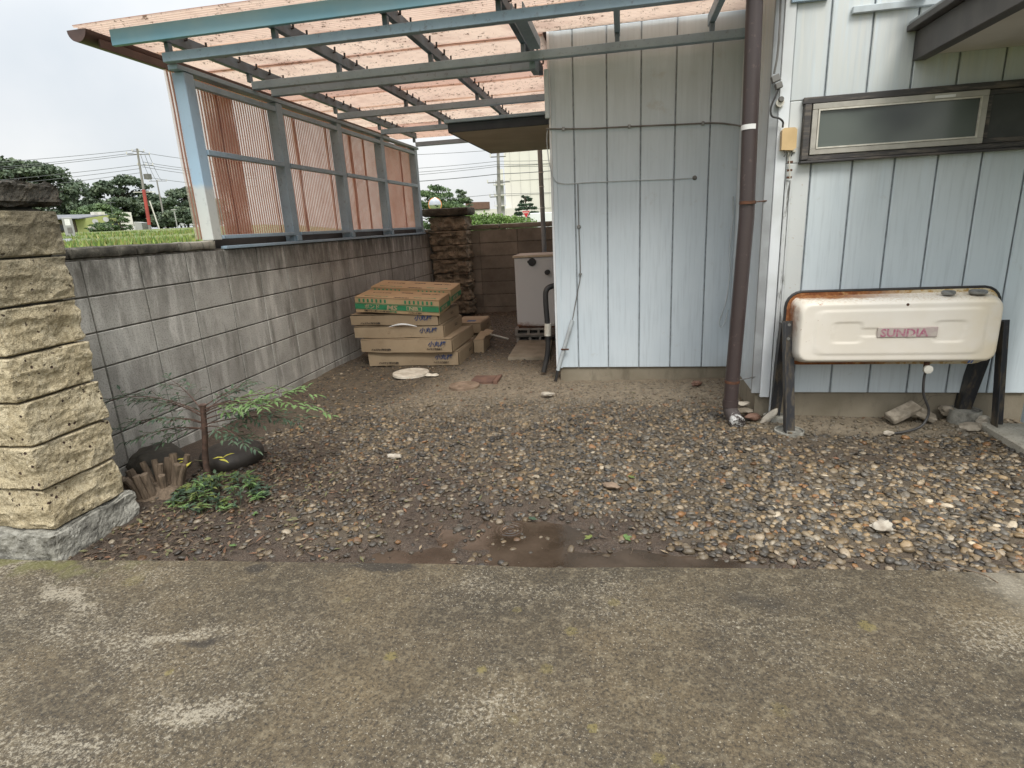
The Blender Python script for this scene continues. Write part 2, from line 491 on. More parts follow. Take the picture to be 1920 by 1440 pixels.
def sheet(name, c1, c2, dirt_amt, tr=0.62, stripe_shade=(0.3, 0.1, 0.06), shade_amt=0.5, clear=0.0):
    t = NT(name)
    rnd = t.rnd()
    c = t.mix(c1, c2, t.mr(rnd, 0.15, 0.85))
    c = t.mix(c, tuple(v * 0.72 for v in c2), t.math('MULTIPLY', t.mr(t.noise(3, 5), 0.45, 0.7), 0.5))
    d = t.math('MULTIPLY', t.mr(t.noise(24, 6, 0.78), 0.545, 0.62), t.mr(t.noise(2.6, 4), 0.38, 0.56))
    c = t.mix(c, (0.10, 0.055, 0.03), t.math('MULTIPLY', d, dirt_amt))
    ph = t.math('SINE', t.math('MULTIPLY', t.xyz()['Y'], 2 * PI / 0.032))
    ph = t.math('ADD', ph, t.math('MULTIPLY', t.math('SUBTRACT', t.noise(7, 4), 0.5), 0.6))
    c = t.mix(c, stripe_shade, t.math('MULTIPLY', t.mr(ph, -0.2, 0.5), shade_amt))  # light and dark of the corrugation painted into the sheet colour as stripes
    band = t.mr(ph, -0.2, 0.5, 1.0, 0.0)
    d1 = t.n('ShaderNodeBsdfDiffuse')
    t.set(d1.inputs['Color'], c)
    d2 = t.n('ShaderNodeBsdfTranslucent')
    t.set(d2.inputs['Color'], c)
    g = t.n('ShaderNodeBsdfGlossy')
    g.inputs['Roughness'].default_value = 0.3
    m1 = t.n('ShaderNodeMixShader')
    m1.inputs[0].default_value = tr
    t.t.links.new(d1.outputs[0], m1.inputs[1])
    t.t.links.new(d2.outputs[0], m1.inputs[2])
    m2 = t.n('ShaderNodeMixShader')
    m2.inputs[0].default_value = 0.05
    t.t.links.new(m1.outputs[0], m2.inputs[1])
    t.t.links.new(g.outputs[0], m2.inputs[2])
    tp = t.n('ShaderNodeBsdfTransparent')
    tp.inputs['Color'].default_value = (1.0, 0.93, 0.88, 1)
    m3 = t.n('ShaderNodeMixShader')
    t.set(m3.inputs[0], t.math('MULTIPLY', band, clear))
    t.t.links.new(m2.outputs[0], m3.inputs[1])
    t.t.links.new(tp.outputs[0], m3.inputs[2])
    t.t.links.new(m3.outputs[0], t.out.inputs['Surface'])
    return t.m


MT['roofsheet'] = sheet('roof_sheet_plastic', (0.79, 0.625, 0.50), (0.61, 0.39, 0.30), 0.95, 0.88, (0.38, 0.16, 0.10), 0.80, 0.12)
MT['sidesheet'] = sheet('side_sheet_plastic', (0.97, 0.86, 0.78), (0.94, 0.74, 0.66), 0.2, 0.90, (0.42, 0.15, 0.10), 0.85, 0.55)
MT['gutter'] = simple('brown_gutter_plastic', (0.085, 0.048, 0.040), (0.055, 0.032, 0.028), 5, 0.45)

t = NT('brown_downpipe_plastic')
c = t.mix((0.060, 0.043, 0.041), (0.043, 0.032, 0.031), t.noise(3, 5))
c = t.mix(c, (0.14, 0.10, 0.085), t.math('MULTIPLY', t.mr(t.noise(40, 5), 0.6, 0.7), 0.4))
MT['pipe'] = t.done(c, 0.38)
t = NT('chalky_elbow')
c = t.mix((0.05, 0.04, 0.037), (0.55, 0.54, 0.52), t.mr(t.noise(1, 5, 0.75, vec=t.scl(t.pos, (70, 70, 18))), 0.60, 0.66))
c = t.mix(c, (0.52, 0.52, 0.50), t.math('MULTIPLY', t.mr(t.xyz()['Y'], 0.945, 0.915), t.mr(t.noise(45, 5, 0.7), 0.47, 0.55)))
MT['elbow'] = t.done(c, 0.6)
MT['rust'] = simple('rust', (0.115, 0.048, 0.024), (0.06, 0.028, 0.017), 30, 0.85, bump=0.3)

# tank paint
t = NT('cream_tank_paint')
c = t.mix((0.76, 0.715, 0.64), (0.72, 0.665, 0.57), t.mr(t.add(t.noise(3, 4), (0, 0, 0)), 0.35, 0.65))
px_ = t.xyz()
c = t.mix(c, (0.70, 0.61, 0.45), t.math('MULTIPLY', t.mr(px_['X'], 4.65, 5.0), t.mr(t.noise(4, 4), 0.3, 0.6)))
# rust that has crept in from the rim along the top and down the left end
topm = t.math('ADD', t.mr(px_['Z'], 0.800, 0.835), t.math('MULTIPLY', t.math('SUBTRACT', t.noise(1, 5, 0.7, vec=t.scl(t.pos, (9, 9, 60))), 0.5), 0.9))
topr = t.math('MULTIPLY', t.mr(topm, 0.45, 0.75), t.mr(px_['X'], 4.62, 4.12))
leftr = t.math('MULTIPLY', t.mr(t.math('ADD', px_['X'], t.math('MULTIPLY', t.noise(25, 5), 0.03)), 3.952, 3.925), t.mr(px_['Z'], 0.55, 0.68))
spot = t.math('MULTIPLY', t.mr(t.noise(42, 4, 0.65), 0.665, 0.70), t.mr(px_['X'], 4.15, 3.95))
rs = t.math('MAXIMUM', t.math('MAXIMUM', topr, leftr), spot)
c = t.mix(c, t.ramp(t.noise(60, 5, 0.7), [(0.3, (0.13, 0.035, 0.012)), (0.6, (0.30, 0.115, 0.035)), (0.8, (0.55, 0.30, 0.12))]), rs)
thin = t.math('MULTIPLY', t.mr(px_['Z'], 0.792, 0.822), t.mr(t.noise(70, 5, 0.7), 0.48, 0.62))
c = t.mix(c, (0.42, 0.27, 0.11), t.math('MULTIPLY', thin, 0.55))
t.bump(t.noise(220, 3), 0.08, 0.002)
MT['tank'] = t.done(c, t.mr(rs, 0, 1, 0.55, 0.9))
t = NT('rusty_rim')
c = t.ramp(t.noise(28, 6, 0.7), [(0.3, (0.11, 0.03, 0.012)), (0.55, (0.27, 0.10, 0.03)), (0.75, (0.52, 0.36, 0.17))])
c = t.mix(c, t.mix((0.62, 0.54, 0.38), (0.45, 0.30, 0.12), t.mr(t.noise(40, 4), 0.45, 0.6)), t.mr(t.xyz()['X'], 4.25, 4.75))
MT['rim'] = t.done(c, 0.85)
t = NT('black_leg_paint')
c = t.mix((0.022, 0.023, 0.027), (0.095, 0.075, 0.05), t.mr(t.noise(1, 6, 0.7, vec=t.scl(t.pos, (30, 30, 7))), 0.46, 0.66))
MT['leg'] = t.done(c, 0.5)
MT['label_grey'] = simple('worn_label', (0.47, 0.42, 0.37), (0.42, 0.34, 0.32), 25, 0.5)
t = NT('faded_magenta')
c = t.mix((0.36, 0.11, 0.18), (0.42, 0.27, 0.28), t.mr(t.noise(45, 4, 0.7), 0.40, 0.62))
MT['magenta'] = t.done(c, 0.5)
MT['metal'] = simple('dull_metal', (0.30, 0.30, 0.29), (0.17, 0.17, 0.165), 30, 0.45, 0.6)
MT['offwhite'] = simple('offwhite_plastic', (0.62, 0.60, 0.53), (0.5, 0.47, 0.40), 20, 0.5)
MT['white'] = simple('white_plastic', (0.78, 0.78, 0.76), (0.66, 0.66, 0.64), 12, 0.5)
MT['blueink'] = simple('blue_ink', (0.012, 0.040, 0.13), (0.016, 0.05, 0.16), 20, 0.6)
MT['blackink'] = simple('black_ink', (0.030, 0.024, 0.020), (0.05, 0.04, 0.03), 40, 0.7)
MT['greenink'] = simple('green_ink', (0.028, 0.20, 0.085), (0.04, 0.235, 0.11), 14, 0.55)
MT['paleink'] = simple('card_print_gap', (0.45, 0.36, 0.22), (0.40, 0.31, 0.19), 20, 0.7)

t = NT('cardboard')
c = t.mix((0.37, 0.285, 0.185), (0.31, 0.235, 0.15), t.mr(t.noise(4, 5), 0.3, 0.7))
c = t.mix(c, (0.20, 0.13, 0.07), t.math('MULTIPLY', t.rnd(), 0.18))
c = t.mix(c, (0.17, 0.115, 0.065), t.math('MULTIPLY', t.mr(t.noise(14, 5, 0.7), 0.55, 0.75), 0.45))
t.bump(t.math('ADD', t.noise(90, 3), t.math('MULTIPLY', t.noise(9, 3), 2.0)), 0.18, 0.006)
MT['card'] = t.done(c, 0.85)
t = NT('orange_cardboard')
c = t.mix((0.49, 0.345, 0.195), (0.43, 0.295, 0.16), t.mr(t.noise(5, 5), 0.3, 0.7))
t.bump(t.math('ADD', t.noise(90, 3), t.math('MULTIPLY', t.noise(9, 3), 2.0)), 0.15, 0.006)
MT['card2'] = t.done(c, 0.8)

t = NT('boiler_paint')
c = t.mix((0.64, 0.62, 0.60), (0.57, 0.55, 0.53), t.noise(3, 4))
zb = t.xyz()
rm = t.math('MULTIPLY', t.mr(t.math('ADD', zb['Z'], t.math('MULTIPLY', t.noise(22, 5), 0.12)), 0.31, 0.24), t.mr(zb['X'], 2.05, 1.80))
c = t.mix(c, (0.20, 0.075, 0.028), rm)
MT['boiler'] = t.done(c, 0.5)
MT['beige'] = simple('beige_lid', (0.55, 0.44, 0.31), (0.47, 0.36, 0.25), 9, 0.6)
MT['grey_block'] = simple('grey_block', (0.30, 0.275, 0.24), (0.20, 0.18, 0.155), 12, 0.95, bump=0.5, bscale=150)
t = NT('slab_concrete')
c = t.ramp(t.noise(8, 6), [(0.3, (0.20, 0.165, 0.115)), (0.7, (0.31, 0.265, 0.20))])
t.bump(t.noise(90, 5), 0.5, 0.005)
MT['slab'] = t.done(c, 0.9)
t = NT('step_concrete')
c = t.ramp(t.noise(10, 6), [(0.3, (0.27, 0.25, 0.20)), (0.7, (0.43, 0.40, 0.335))])
c = t.mix(c, (0.09, 0.078, 0.056), t.math('MULTIPLY', t.mr(t.noise(110, 3), 0.54, 0.66), 0.5))
t.bump(t.noise(90, 5), 0.6, 0.006)
MT['step'] = t.done(c, 0.9)
MT['rubble'] = simple('rubble', (0.30, 0.26, 0.205), (0.16, 0.135, 0.10), 18, 0.95, bump=0.7, bscale=70)
MT['palerock'] = simple('pale_rock', (0.44, 0.40, 0.33), (0.28, 0.24, 0.19), 16, 0.9, bump=0.5, bscale=60)
MT['manhole'] = simple('brown_cover', (0.23, 0.165, 0.115), (0.15, 0.105, 0.07), 14, 0.8, bump=0.4, bscale=50)
MT['rustplate'] = simple('rusty_plate', (0.17, 0.095, 0.065), (0.10, 0.055, 0.04), 9, 0.75)
MT['chalk'] = simple('broken_white_lid', (0.60, 0.55, 0.46), (0.45, 0.40, 0.32), 18, 0.85, bump=0.4, bscale=60)
MT['cable'] = simple('grey_cable', (0.17, 0.165, 0.155), (0.12, 0.115, 0.105), 12, 0.6)
MT['cablepaint'] = simple('painted_conduit', (0.45, 0.50, 0.52), (0.36, 0.39, 0.40), 9, 0.5)
MT['darkcable'] = simple('dark_cable', (0.045, 0.043, 0.041), (0.03, 0.029, 0.028), 12, 0.55)
MT['cream'] = simple('cream_plastic', (0.60, 0.43, 0.22), (0.52, 0.365, 0.18), 10, 0.45)
MT['soffit'] = simple('brown_soffit', (0.58, 0.53, 0.45), (0.50, 0.45, 0.38), 3, 0.8)
MT['navy'] = simple('navy_fascia', (0.022, 0.027, 0.037), (0.032, 0.037, 0.046), 6, 0.55)
MT['canopybeam'] = simple('brown_canopy_steel', (0.075, 0.066, 0.060), (0.052, 0.046, 0.043), 7, 0.5)
MT['canopysoffit'] = simple('cream_canopy_board', (0.60, 0.56, 0.50), (0.52, 0.48, 0.42), 3, 0.7)
t = NT('weathered_window_wood')
c = t.mix((0.045, 0.042, 0.042), (0.135, 0.115, 0.095), t.mr(t.noise(1, 6, 0.7, vec=t.scl(t.pos, (5, 40, 40))), 0.45, 0.66))
MT['winwood'] = t.done(c, 0.6)
MT['alu'] = simple('aluminium_sash', (0.44, 0.42, 0.37), (0.36, 0.34, 0.30), 14, 0.42, 0.2)
t = NT('window_glass')
c = t.mix((0.032, 0.042, 0.037), (0.105, 0.122, 0.108), t.mr(t.noise(2.1, 2), 0.35, 0.62))
MT['glass'] = t.done(c, 0.12, 0.0, 0.5)
MT['screen'] = simple('window_screen', (0.055, 0.058, 0.054), (0.04, 0.042, 0.04), 9, 0.5)

# plants
def leafmat(name, c1, c2, rough=0.5):
    t = NT(name)
    c = t.mix(c1, c2, t.mr(t.noise(17, 3), 0.35, 0.65))
    t.done(c, rough)
    d2 = t.n('ShaderNodeBsdfTranslucent')
    t.set(d2.inputs['Color'], c)
    m1 = t.n('ShaderNodeMixShader')
    m1.inputs[0].default_value = 0.25
    t.t.links.new(t.b.outputs[0], m1.inputs[1])
    t.t.links.new(d2.outputs[0], m1.inputs[2])
    t.t.links.new(m1.outputs[0], t.out.inputs['Surface'])
    return t.m


MT['leaf_dark'] = leafmat('dark_leaf', (0.085, 0.130, 0.07), (0.05, 0.085, 0.055))
MT['leaf_light'] = leafmat('fresh_leaf', (0.16, 0.25, 0.085), (0.11, 0.19, 0.06))
MT['leaf_low'] = leafmat('low_leaf', (0.11, 0.16, 0.05), (0.19, 0.22, 0.06))
MT['leaf_yellow'] = leafmat('yellow_leaf', (0.62, 0.56, 0.10), (0.5, 0.47, 0.08))
MT['stem'] = simple('brown_stem', (0.10, 0.058, 0.042), (0.05, 0.03, 0.022), 40, 0.8, bump=0.5)
MT['stemgreen'] = simple('green_stem', (0.10, 0.13, 0.05), (0.08, 0.07, 0.04), 20, 0.7)
t = NT('old_stump_wood')
c = t.ramp(t.noise(1, 6, 0.7, vec=t.scl(t.pos, (60, 60, 9))), [(0.3, (0.06, 0.042, 0.028)), (0.6, (0.17, 0.125, 0.085)), (0.8, (0.30, 0.24, 0.17))])
t.bump(t.noise(1, 5, 0.7, vec=t.scl(t.pos, (140, 140, 20))), 0.8, 0.006)
MT['stump'] = t.done(c, 0.9)
t = NT('litter')
MT['litter'] = t.done(t.attr('tint'), 0.8)
t = NT('boulder')
c = t.ramp(t.noise(9, 7, 0.65), [(0.3, (0.020, 0.018, 0.014)), (0.6, (0.050, 0.044, 0.033)), (0.8, (0.085, 0.08, 0.05))])
t.bump(t.noise(45, 6), 0.6, 0.01)
MT['boulder'] = t.done(c, 0.75)
MT['basin'] = simple('black_basin_stone', (0.020, 0.016, 0.013), (0.032, 0.026, 0.02), 16, 0.65, bump=0.5, bscale=60)

# distance
t = NT('field')
c = t.ramp(t.noise(0.35, 6), [(0.3, (0.085, 0.115, 0.035)), (0.6, (0.15, 0.18, 0.055)), (0.8, (0.20, 0.18, 0.10))])
MT['field'] = t.done(c, 0.95)
MT['asphalt'] = simple('road_asphalt', (0.23, 0.235, 0.24), (0.19, 0.195, 0.2), 0.6, 0.9)
t = NT('tree_leaves')
c = t.mix(t.mix((0.050, 0.080, 0.052), (0.085, 0.120, 0.072), t.rnd()), (0.135, 0.17, 0.10), t.mr(t.noise(0.7, 6, 0.7), 0.42, 0.66))
MT['tree'] = t.done(c, 0.75)
MT['tree2'] = simple('bright_tree_leaves', (0.11, 0.17, 0.06), (0.065, 0.11, 0.05), 0.6, 0.7)
MT['hedge'] = simple('hedge_leaves', (0.15, 0.24, 0.055), (0.10, 0.17, 0.045), 1.2, 0.7)
MT['pine'] = simple('pine_needles', (0.055, 0.095, 0.055), (0.035, 0.065, 0.04), 1.2, 0.8)
MT['bark'] = simple('bark', (0.075, 0.06, 0.045), (0.05, 0.04, 0.03), 3, 0.9)
t = NT('grass')
MT['grass'] = t.done(t.attr('tint'), 0.7)
MT['polec'] = simple('pole_concrete', (0.26, 0.245, 0.225), (0.20, 0.19, 0.175), 1.5, 0.85)
MT['redband'] = simple('red_pole_cover', (0.38, 0.060, 0.045), (0.30, 0.05, 0.04), 1.0, 0.6)
MT['wire'] = simple('wire', (0.12, 0.125, 0.13), (0.10, 0.105, 0.11), 1.0, 0.7)
MT['housewall'] = simple('green_wall', (0.33, 0.36, 0.13), (0.29, 0.32, 0.12), 0.6, 0.8)
MT['houseroof'] = simple('grey_roof', (0.17, 0.175, 0.19), (0.13, 0.135, 0.145), 0.8, 0.6)
MT['housebrown'] = simple('brown_wall', (0.22, 0.175, 0.145), (0.17, 0.135, 0.11), 0.8, 0.8)
MT['bwhite'] = simple('pale_wall', (0.66, 0.64, 0.58), (0.60, 0.58, 0.53), 0.1, 0.8)
MT['bgrey'] = simple('grey_wall', (0.36, 0.36, 0.345), (0.30, 0.30, 0.29), 0.3, 0.8)
MT['signred'] = simple('sign_red', (0.46, 0.020, 0.03), (0.42, 0.018, 0.028), 1, 0.45)
MT['orange'] = simple('orange_mirror_rim', (0.62, 0.23, 0.06), (0.55, 0.20, 0.05), 1, 0.5)
t = NT('convex_mirror')
MT['mirror'] = t.done((0.62, 0.66, 0.68), 0.06, 1.0)
MT['carwhite'] = simple('white_car_paint', (0.68, 0.69, 0.70), (0.62, 0.63, 0.64), 0.5, 0.35)
MT['darkglass'] = simple('dark_glass', (0.03, 0.035, 0.04), (0.04, 0.045, 0.05), 1, 0.15)


# ------------------------------------------------------------------ geometry helpers
def tag(o, label, cat, group=None, kind=None):
    if label:
        o['label'] = label
    if cat:
        o['category'] = cat
    if group:
        o['group'] = group
    if kind:
        o['kind'] = kind
    return o


def thing(name, label, cat, loc=(0, 0, 0), rot=(0, 0, 0), group=None):
    o = bpy.data.objects.new(name, None)
    o.empty_display_size = 0.1
    COL.objects.link(o)
    o.location = loc
    o.rotation_euler = rot
    return tag(o, label, cat, group)


def attach(o, parent, local=False):
    """world-built geometry under a thing whose Empty stands at its base; local=True when built in the Empty's own axes"""
    o.parent = parent
    if not local and parent.type == 'EMPTY':
        o.matrix_parent_inverse = Matrix.Translation(-Vector(parent.location))


def obj(name, me, mat, parent=None, local=False, loc=None, rot=None):
    o = bpy.data.objects.new(name, me)
    COL.objects.link(o)
    if mat is not None and len(me.materials) == 0:
        me.materials.append(MT[mat] if isinstance(mat, str) else mat)
    if loc is not None:
        o.location = loc
    if rot is not None:
        o.rotation_euler = rot
    if parent is not None:
        attach(o, parent, local)
    return o


def mesh_np(name, V, F, smooth=False, tint=None, attrname='tint', sharp=None):
    V = np.asarray(V, np.float32)
    F = np.asarray(F, np.int32)
    k = F.shape[1]
    me = bpy.data.meshes.new(name)
    me.vertices.add(len(V))
    me.vertices.foreach_set('co', V.ravel())
    me.loops.add(F.size)
    me.loops.foreach_set('vertex_index', F.ravel())
    me.polygons.add(len(F))
    me.polygons.foreach_set('loop_start', np.arange(0, F.size, k, dtype=np.int32))
    me.polygons.foreach_set('use_smooth', np.full(len(F), smooth, bool))
    me.update(calc_edges=True)
    if tint is not None:
        a = me.attributes.new(attrname, 'FLOAT_COLOR', 'POINT')
        T4 = np.ones((len(V), 4), np.float32)
        T4[:, :3] = tint
        a.data.foreach_set('color', T4.ravel())
    if sharp:
        me.set_sharp_from_angle(angle=math.radians(sharp))
    return me


class MB:
    def __init__(s):
        s.v, s.f = [], []

    def put(s, vs, fs):
        o = len(s.v)
        s.v += [tuple(p) for p in vs]
        s.f += [tuple(i + o for i in f) for f in fs]
        return s

    def box(s, lo, hi, M=None):
        x0, y0, z0 = lo
        x1, y1, z1 = hi
        vs = [Vector(p) for p in ((x0, y0, z0), (x1, y0, z0), (x1, y1, z0), (x0, y1, z0), (x0, y0, z1), (x1, y0, z1), (x1, y1, z1), (x0, y1, z1))]
        if M is not None:
            vs = [M @ p for p in vs]
        return s.put(vs, [(0, 3, 2, 1), (4, 5, 6, 7), (0, 1, 5, 4), (1, 2, 6, 5), (2, 3, 7, 6), (3, 0, 4, 7)])

    def cbox(s, lo, hi, c=0.004, M=None, jit=0.0):
        """box with chamfered edges: 24 vertices, 44 triangles"""
        cs = []
        for ix in (0, 1):
            for iy in (0, 1):
                for iz in (0, 1):
                    P = [(lo, hi)[ix][0], (lo, hi)[iy][1], (lo, hi)[iz][2]]
                    if jit:
                        P = [q + random.uniform(-jit, jit) for q in P]
                    sx, sy, sz = (1, -1)[ix], (1, -1)[iy], (1, -1)[iz]
                    cs.append([(P[0], P[1] + sy * c, P[2] + sz * c), (P[0] + sx * c, P[1], P[2] + sz * c), (P[0] + sx * c, P[1] + sy * c, P[2])])
        vs = [Vector(p) for q in cs for p in q]
        if M is not None:
            vs = [M @ p for p in vs]
        I = lambda x, y, z, a: (x * 4 + y * 2 + z) * 3 + a
        fs = []
        for x in (0, 1):
            q = [I(x, 0, 0, 0), I(x, 1, 0, 0), I(x, 1, 1, 0), I(x, 0, 1, 0)]
            fs.append(q[::-1] if x == 0 else q)
        for y in (0, 1):
            q = [I(0, y, 0, 1), I(1, y, 0, 1), I(1, y, 1, 1), I(0, y, 1, 1)]
            fs.append(q if y == 0 else q[::-1])
        for z in (0, 1):
            q = [I(0, 0, z, 2), I(1, 0, z, 2), I(1, 1, z, 2), I(0, 1, z, 2)]
            fs.append(q[::-1] if z == 0 else q)
        for a in (0, 1):
            for b in (0, 1):
                fs.append((I(0, a, b, 1), I(1, a, b, 1), I(1, a, b, 2), I(0, a, b, 2)))
                fs.append((I(a, 0, b, 0), I(a, 1, b, 0), I(a, 1, b, 2), I(a, 0, b, 2)))
                fs.append((I(a, b, 0, 0), I(a, b, 1, 0), I(a, b, 1, 1), I(a, b, 0, 1)))
        for x in (0, 1):
            for y in (0, 1):
                for z in (0, 1):
                    fs.append((I(x, y, z, 0), I(x, y, z, 1), I(x, y, z, 2)))
        return s.put(vs, fs)

    def tube(s, pts, r, n=8, cap=True):
        pts = [Vector(p) for p in pts]
        rs = r if isinstance(r, (list, tuple)) else [r] * len(pts)
        up = None
        rings = []
        for i, p in enumerate(pts):
            d = (pts[min(i + 1, len(pts) - 1)] - pts[max(i - 1, 0)]).normalized()
            if up is None:
                up = Vector((0, 0, 1)) if abs(d.z) < 0.9 else Vector((1, 0, 0))
            a = d.cross(up).normalized()
            up = a.cross(d).normalized()
            rings.append([p + (a * math.cos(2 * PI * k / n) + up * math.sin(2 * PI * k / n)) * rs[i] for k in range(n)])
        vs = [q for g in rings for q in g]
        fs = []
        for i in range(len(pts) - 1):
            for k in range(n):
                k2 = (k + 1) % n
                fs.append((i * n + k, i * n + k2, (i + 1) * n + k2, (i + 1) * n + k))
        if cap:
            fs.append(tuple(range(n))[::-1])
            fs.append(tuple((len(pts) - 1) * n + k for k in range(n)))
        return s.put(vs, fs)

    def lathe(s, prof, c=(0, 0, 0), n=24, axis='Z'):
        vs, fs = [], []
        for (r, h) in prof:
            for k in range(n):
                a = 2 * PI * k / n
                u, w = r * math.cos(a), r * math.sin(a)
                p = (u, w, h) if axis == 'Z' else ((u, h, w) if axis == 'Y' else (h, u, w))
                vs.append((p[0] + c[0], p[1] + c[1], p[2] + c[2]))
        for i in range(len(prof) - 1):
            for k in range(n):
                k2 = (k + 1) % n
                fs.append((i * n + k, i * n + k2, (i + 1) * n + k2, (i + 1) * n + k))
        fs.append(tuple(range(n))[::-1])
        fs.append(tuple((len(prof) - 1) * n + k for k in range(n)))
        return s.put(vs, fs)

    def prism(s, poly, a, b, axis='Y'):
        """extrude a 2-D outline between a and b along an axis"""
        n = len(poly)
        def P(u, w, h):
            return (u, h, w) if axis == 'Y' else ((h, u, w) if axis == 'X' else (u, w, h))
        vs = [P(u, w, a) for u, w in poly] + [P(u, w, b) for u, w in poly]
        fs = [tuple(range(n)), tuple(range(n, 2 * n))[::-1]]
        for i in range(n):
            j = (i + 1) % n
            fs.append((i, i + n, j + n, j))
        return s.put(vs, fs)

    def mesh(s, name, smooth=0):
        me = bpy.data.meshes.new(name)
        me.from_pydata([tuple(p) for p in s.v], [], s.f)
        bm = bmesh.new()
        bm.from_mesh(me)
        bmesh.ops.recalc_face_normals(bm, faces=bm.faces)
        bm.to_mesh(me)
        bm.free()
        if smooth:
            me.polygons.foreach_set('use_smooth', np.full(len(me.polygons), True, bool))
            me.set_sharp_from_angle(angle=math.radians(smooth))
        me.update()
        return me

    def build(s, name, mat, parent=None, smooth=0, local=False, loc=None, rot=None):
        return obj(name, s.mesh(name, smooth), mat, parent, local, loc, rot)


def box(name, lo, hi, mat, parent=None, c=0.003, local=False):
    return MB().cbox(lo, hi, c).build(name, mat, parent, 0, local)


def tube(name, pts, r, mat, parent=None, n=8, smooth=50, local=False):
    return MB().tube(pts, r, n).build(name, mat, parent, smooth, local)


def curve_pts(P, n=8):
    """Catmull-Rom through the given points"""
    P = [Vector(p) for p in P]
    P = [P[0] * 2 - P[1]] + P + [P[-1] * 2 - P[-2]]
    out = []
    for i in range(1, len(P) - 2):
        for k in range(n):
            u = k / n
            a, b, c, d = P[i - 1], P[i], P[i + 1], P[i + 2]
            out.append(0.5 * ((2 * b) + (c - a) * u + (2 * a - 5 * b + 4 * c - d) * u * u + (3 * b - a - 3 * c + d) * u ** 3))
    out.append(P[-2])
    return out


def rough_box(name, lo, hi, res, amp, freq, seed, flat=(), edge=0.012, ridge=0.0, crisp=0.0):
    """a split stone: the faces of a box broken up by noise; faces listed in flat stay nearly plane"""
    lo, hi = np.array(lo, float), np.array(hi, float)
    Vs, Fs, off = [], [], 0
    for ax in range(3):
        for side in (0, 1):
            u, w = [a for a in range(3) if a != ax]
            nu = max(2, int((hi[u] - lo[u]) / res))
            nw = max(2, int((hi[w] - lo[w]) / res))
            gu, gw = np.meshgrid(np.linspace(0, 1, nu + 1), np.linspace(0, 1, nw + 1), indexing='ij')
            P = np.zeros((gu.size, 3))
            P[:, u] = lo[u] + gu.ravel() * (hi[u] - lo[u])
            P[:, w] = lo[w] + gw.ravel() * (hi[w] - lo[w])
            P[:, ax] = (lo, hi)[side][ax]
            idx = np.arange(gu.size).reshape(nu + 1, nw + 1)
            f = np.stack([idx[:-1, :-1], idx[1:, :-1], idx[1:, 1:], idx[:-1, 1:]], -1).reshape(-1, 4)
            flip = (side == 1) != (ax == 1)
            Fs.append((f if flip else f[:, ::-1]) + off)
            off += len(P)
            Vs.append(P)
    V = np.concatenate(Vs)
    C = (lo + hi) / 2
    Hs = (hi - lo) / 2
    rel = (V - C) / Hs
    n = V.copy() * 0
    for ax in range(3):
        k = (lambda s_: (ax, s_) in flat)
        d = fbm(V[:, 0] * freq + seed * 3.1 + ax * 7, V[:, 1] * freq + seed, V[:, 2] * freq - seed, 5)
        if ridge:
            rg = np.abs(fbm(V[:, 0] * freq * .5 + seed, V[:, 1] * freq * .5 + 5 + ax, V[:, 2] * freq * 1.2 + seed * 2, 3))
            d = d + ridge * (0.6 - 2 * rg)
        if crisp:
            d = d + crisp * fbm(V[:, 0] * freq * 7, V[:, 1] * freq * 7 + ax, V[:, 2] * freq * 7, 3)
        # how much of the vertex lies on this axis' faces
        on = np.clip((np.abs(rel[:, ax]) - 0.80) / 0.2, 0, 1)
        a = np.where(rel[:, ax] > 0, 0.12 if k(1) else 1.0, 0.12 if k(0) else 1.0)
        V2 = np.sign(rel[:, ax]) * on * a * d * amp
        n[:, ax] += V2
    # knock the arrises back a little
    e = (np.abs(rel) > 0.985).sum(1)
    n -= np.sign(rel) * (np.abs(rel) > 0.985) * (e >= 2)[:, None] * edge
    return mesh_np(name, V + n, np.concatenate(Fs), not crisp, sharp=None if crisp else 45)


_fc = {}


def text_mesh(name, s, size, align='LEFT', shear=0.0, bold=0.0, sx=1.0):
    cu = bpy.data.curves.new(name, 'FONT')
    cu.body = s
    cu.size = size
    cu.align_x = align
    cu.shear = shear
    cu.offset = bold
    cu.resolution_u = 2
    cu.extrude = 0.0006
    o = bpy.data.objects.new(name, cu)
    COL.objects.link(o)
    dg = bpy.context.evaluated_depsgraph_get()
    me = bpy.data.meshes.new_from_object(o.evaluated_get(dg))
    bpy.data.objects.remove(o)
    bpy.data.curves.remove(cu)
    if sx != 1.0:
        me.transform(Matrix.Diagonal((sx, 1, 1, 1)))
    me.name = name
    me.materials.clear()
    return me


def text_on(name, s, size, mat, parent, loc, rot, local=True, **kw):
    me = text_mesh(name, s, size, **kw)
    o = obj(name, me, mat, None)
    o.location = loc
    o.rotation_euler = rot
    attach(o, parent, local)
    return o


FRONT = (PI / 2, 0, 0)          # writing upright on a face that looks towards -Y


# ------------------------------------------------------------------ terrain beyond the lot
CX, CY = 2.92, -2.74


def terrain_z(x, y):
    dx, dy = np.asarray(x) - CX, np.asarray(y) - CY
    d = np.hypot(dx, dy)
    az = np.degrees(np.arctan2(dx, dy))
    left = sstep(-18, -34, az) * (np.abs(az) < 120)
    tgt = left * (0.93 + 0.0232 * np.minimum(d, 130)) + (1 - left) * 0.35
    return -0.22 + sstep(6.5, 14, d) * (tgt + 0.22) + 0.05 * fbm(np.asarray(x) * .2, np.asarray(y) * .2, 0, 2) * sstep(8, 14, d)


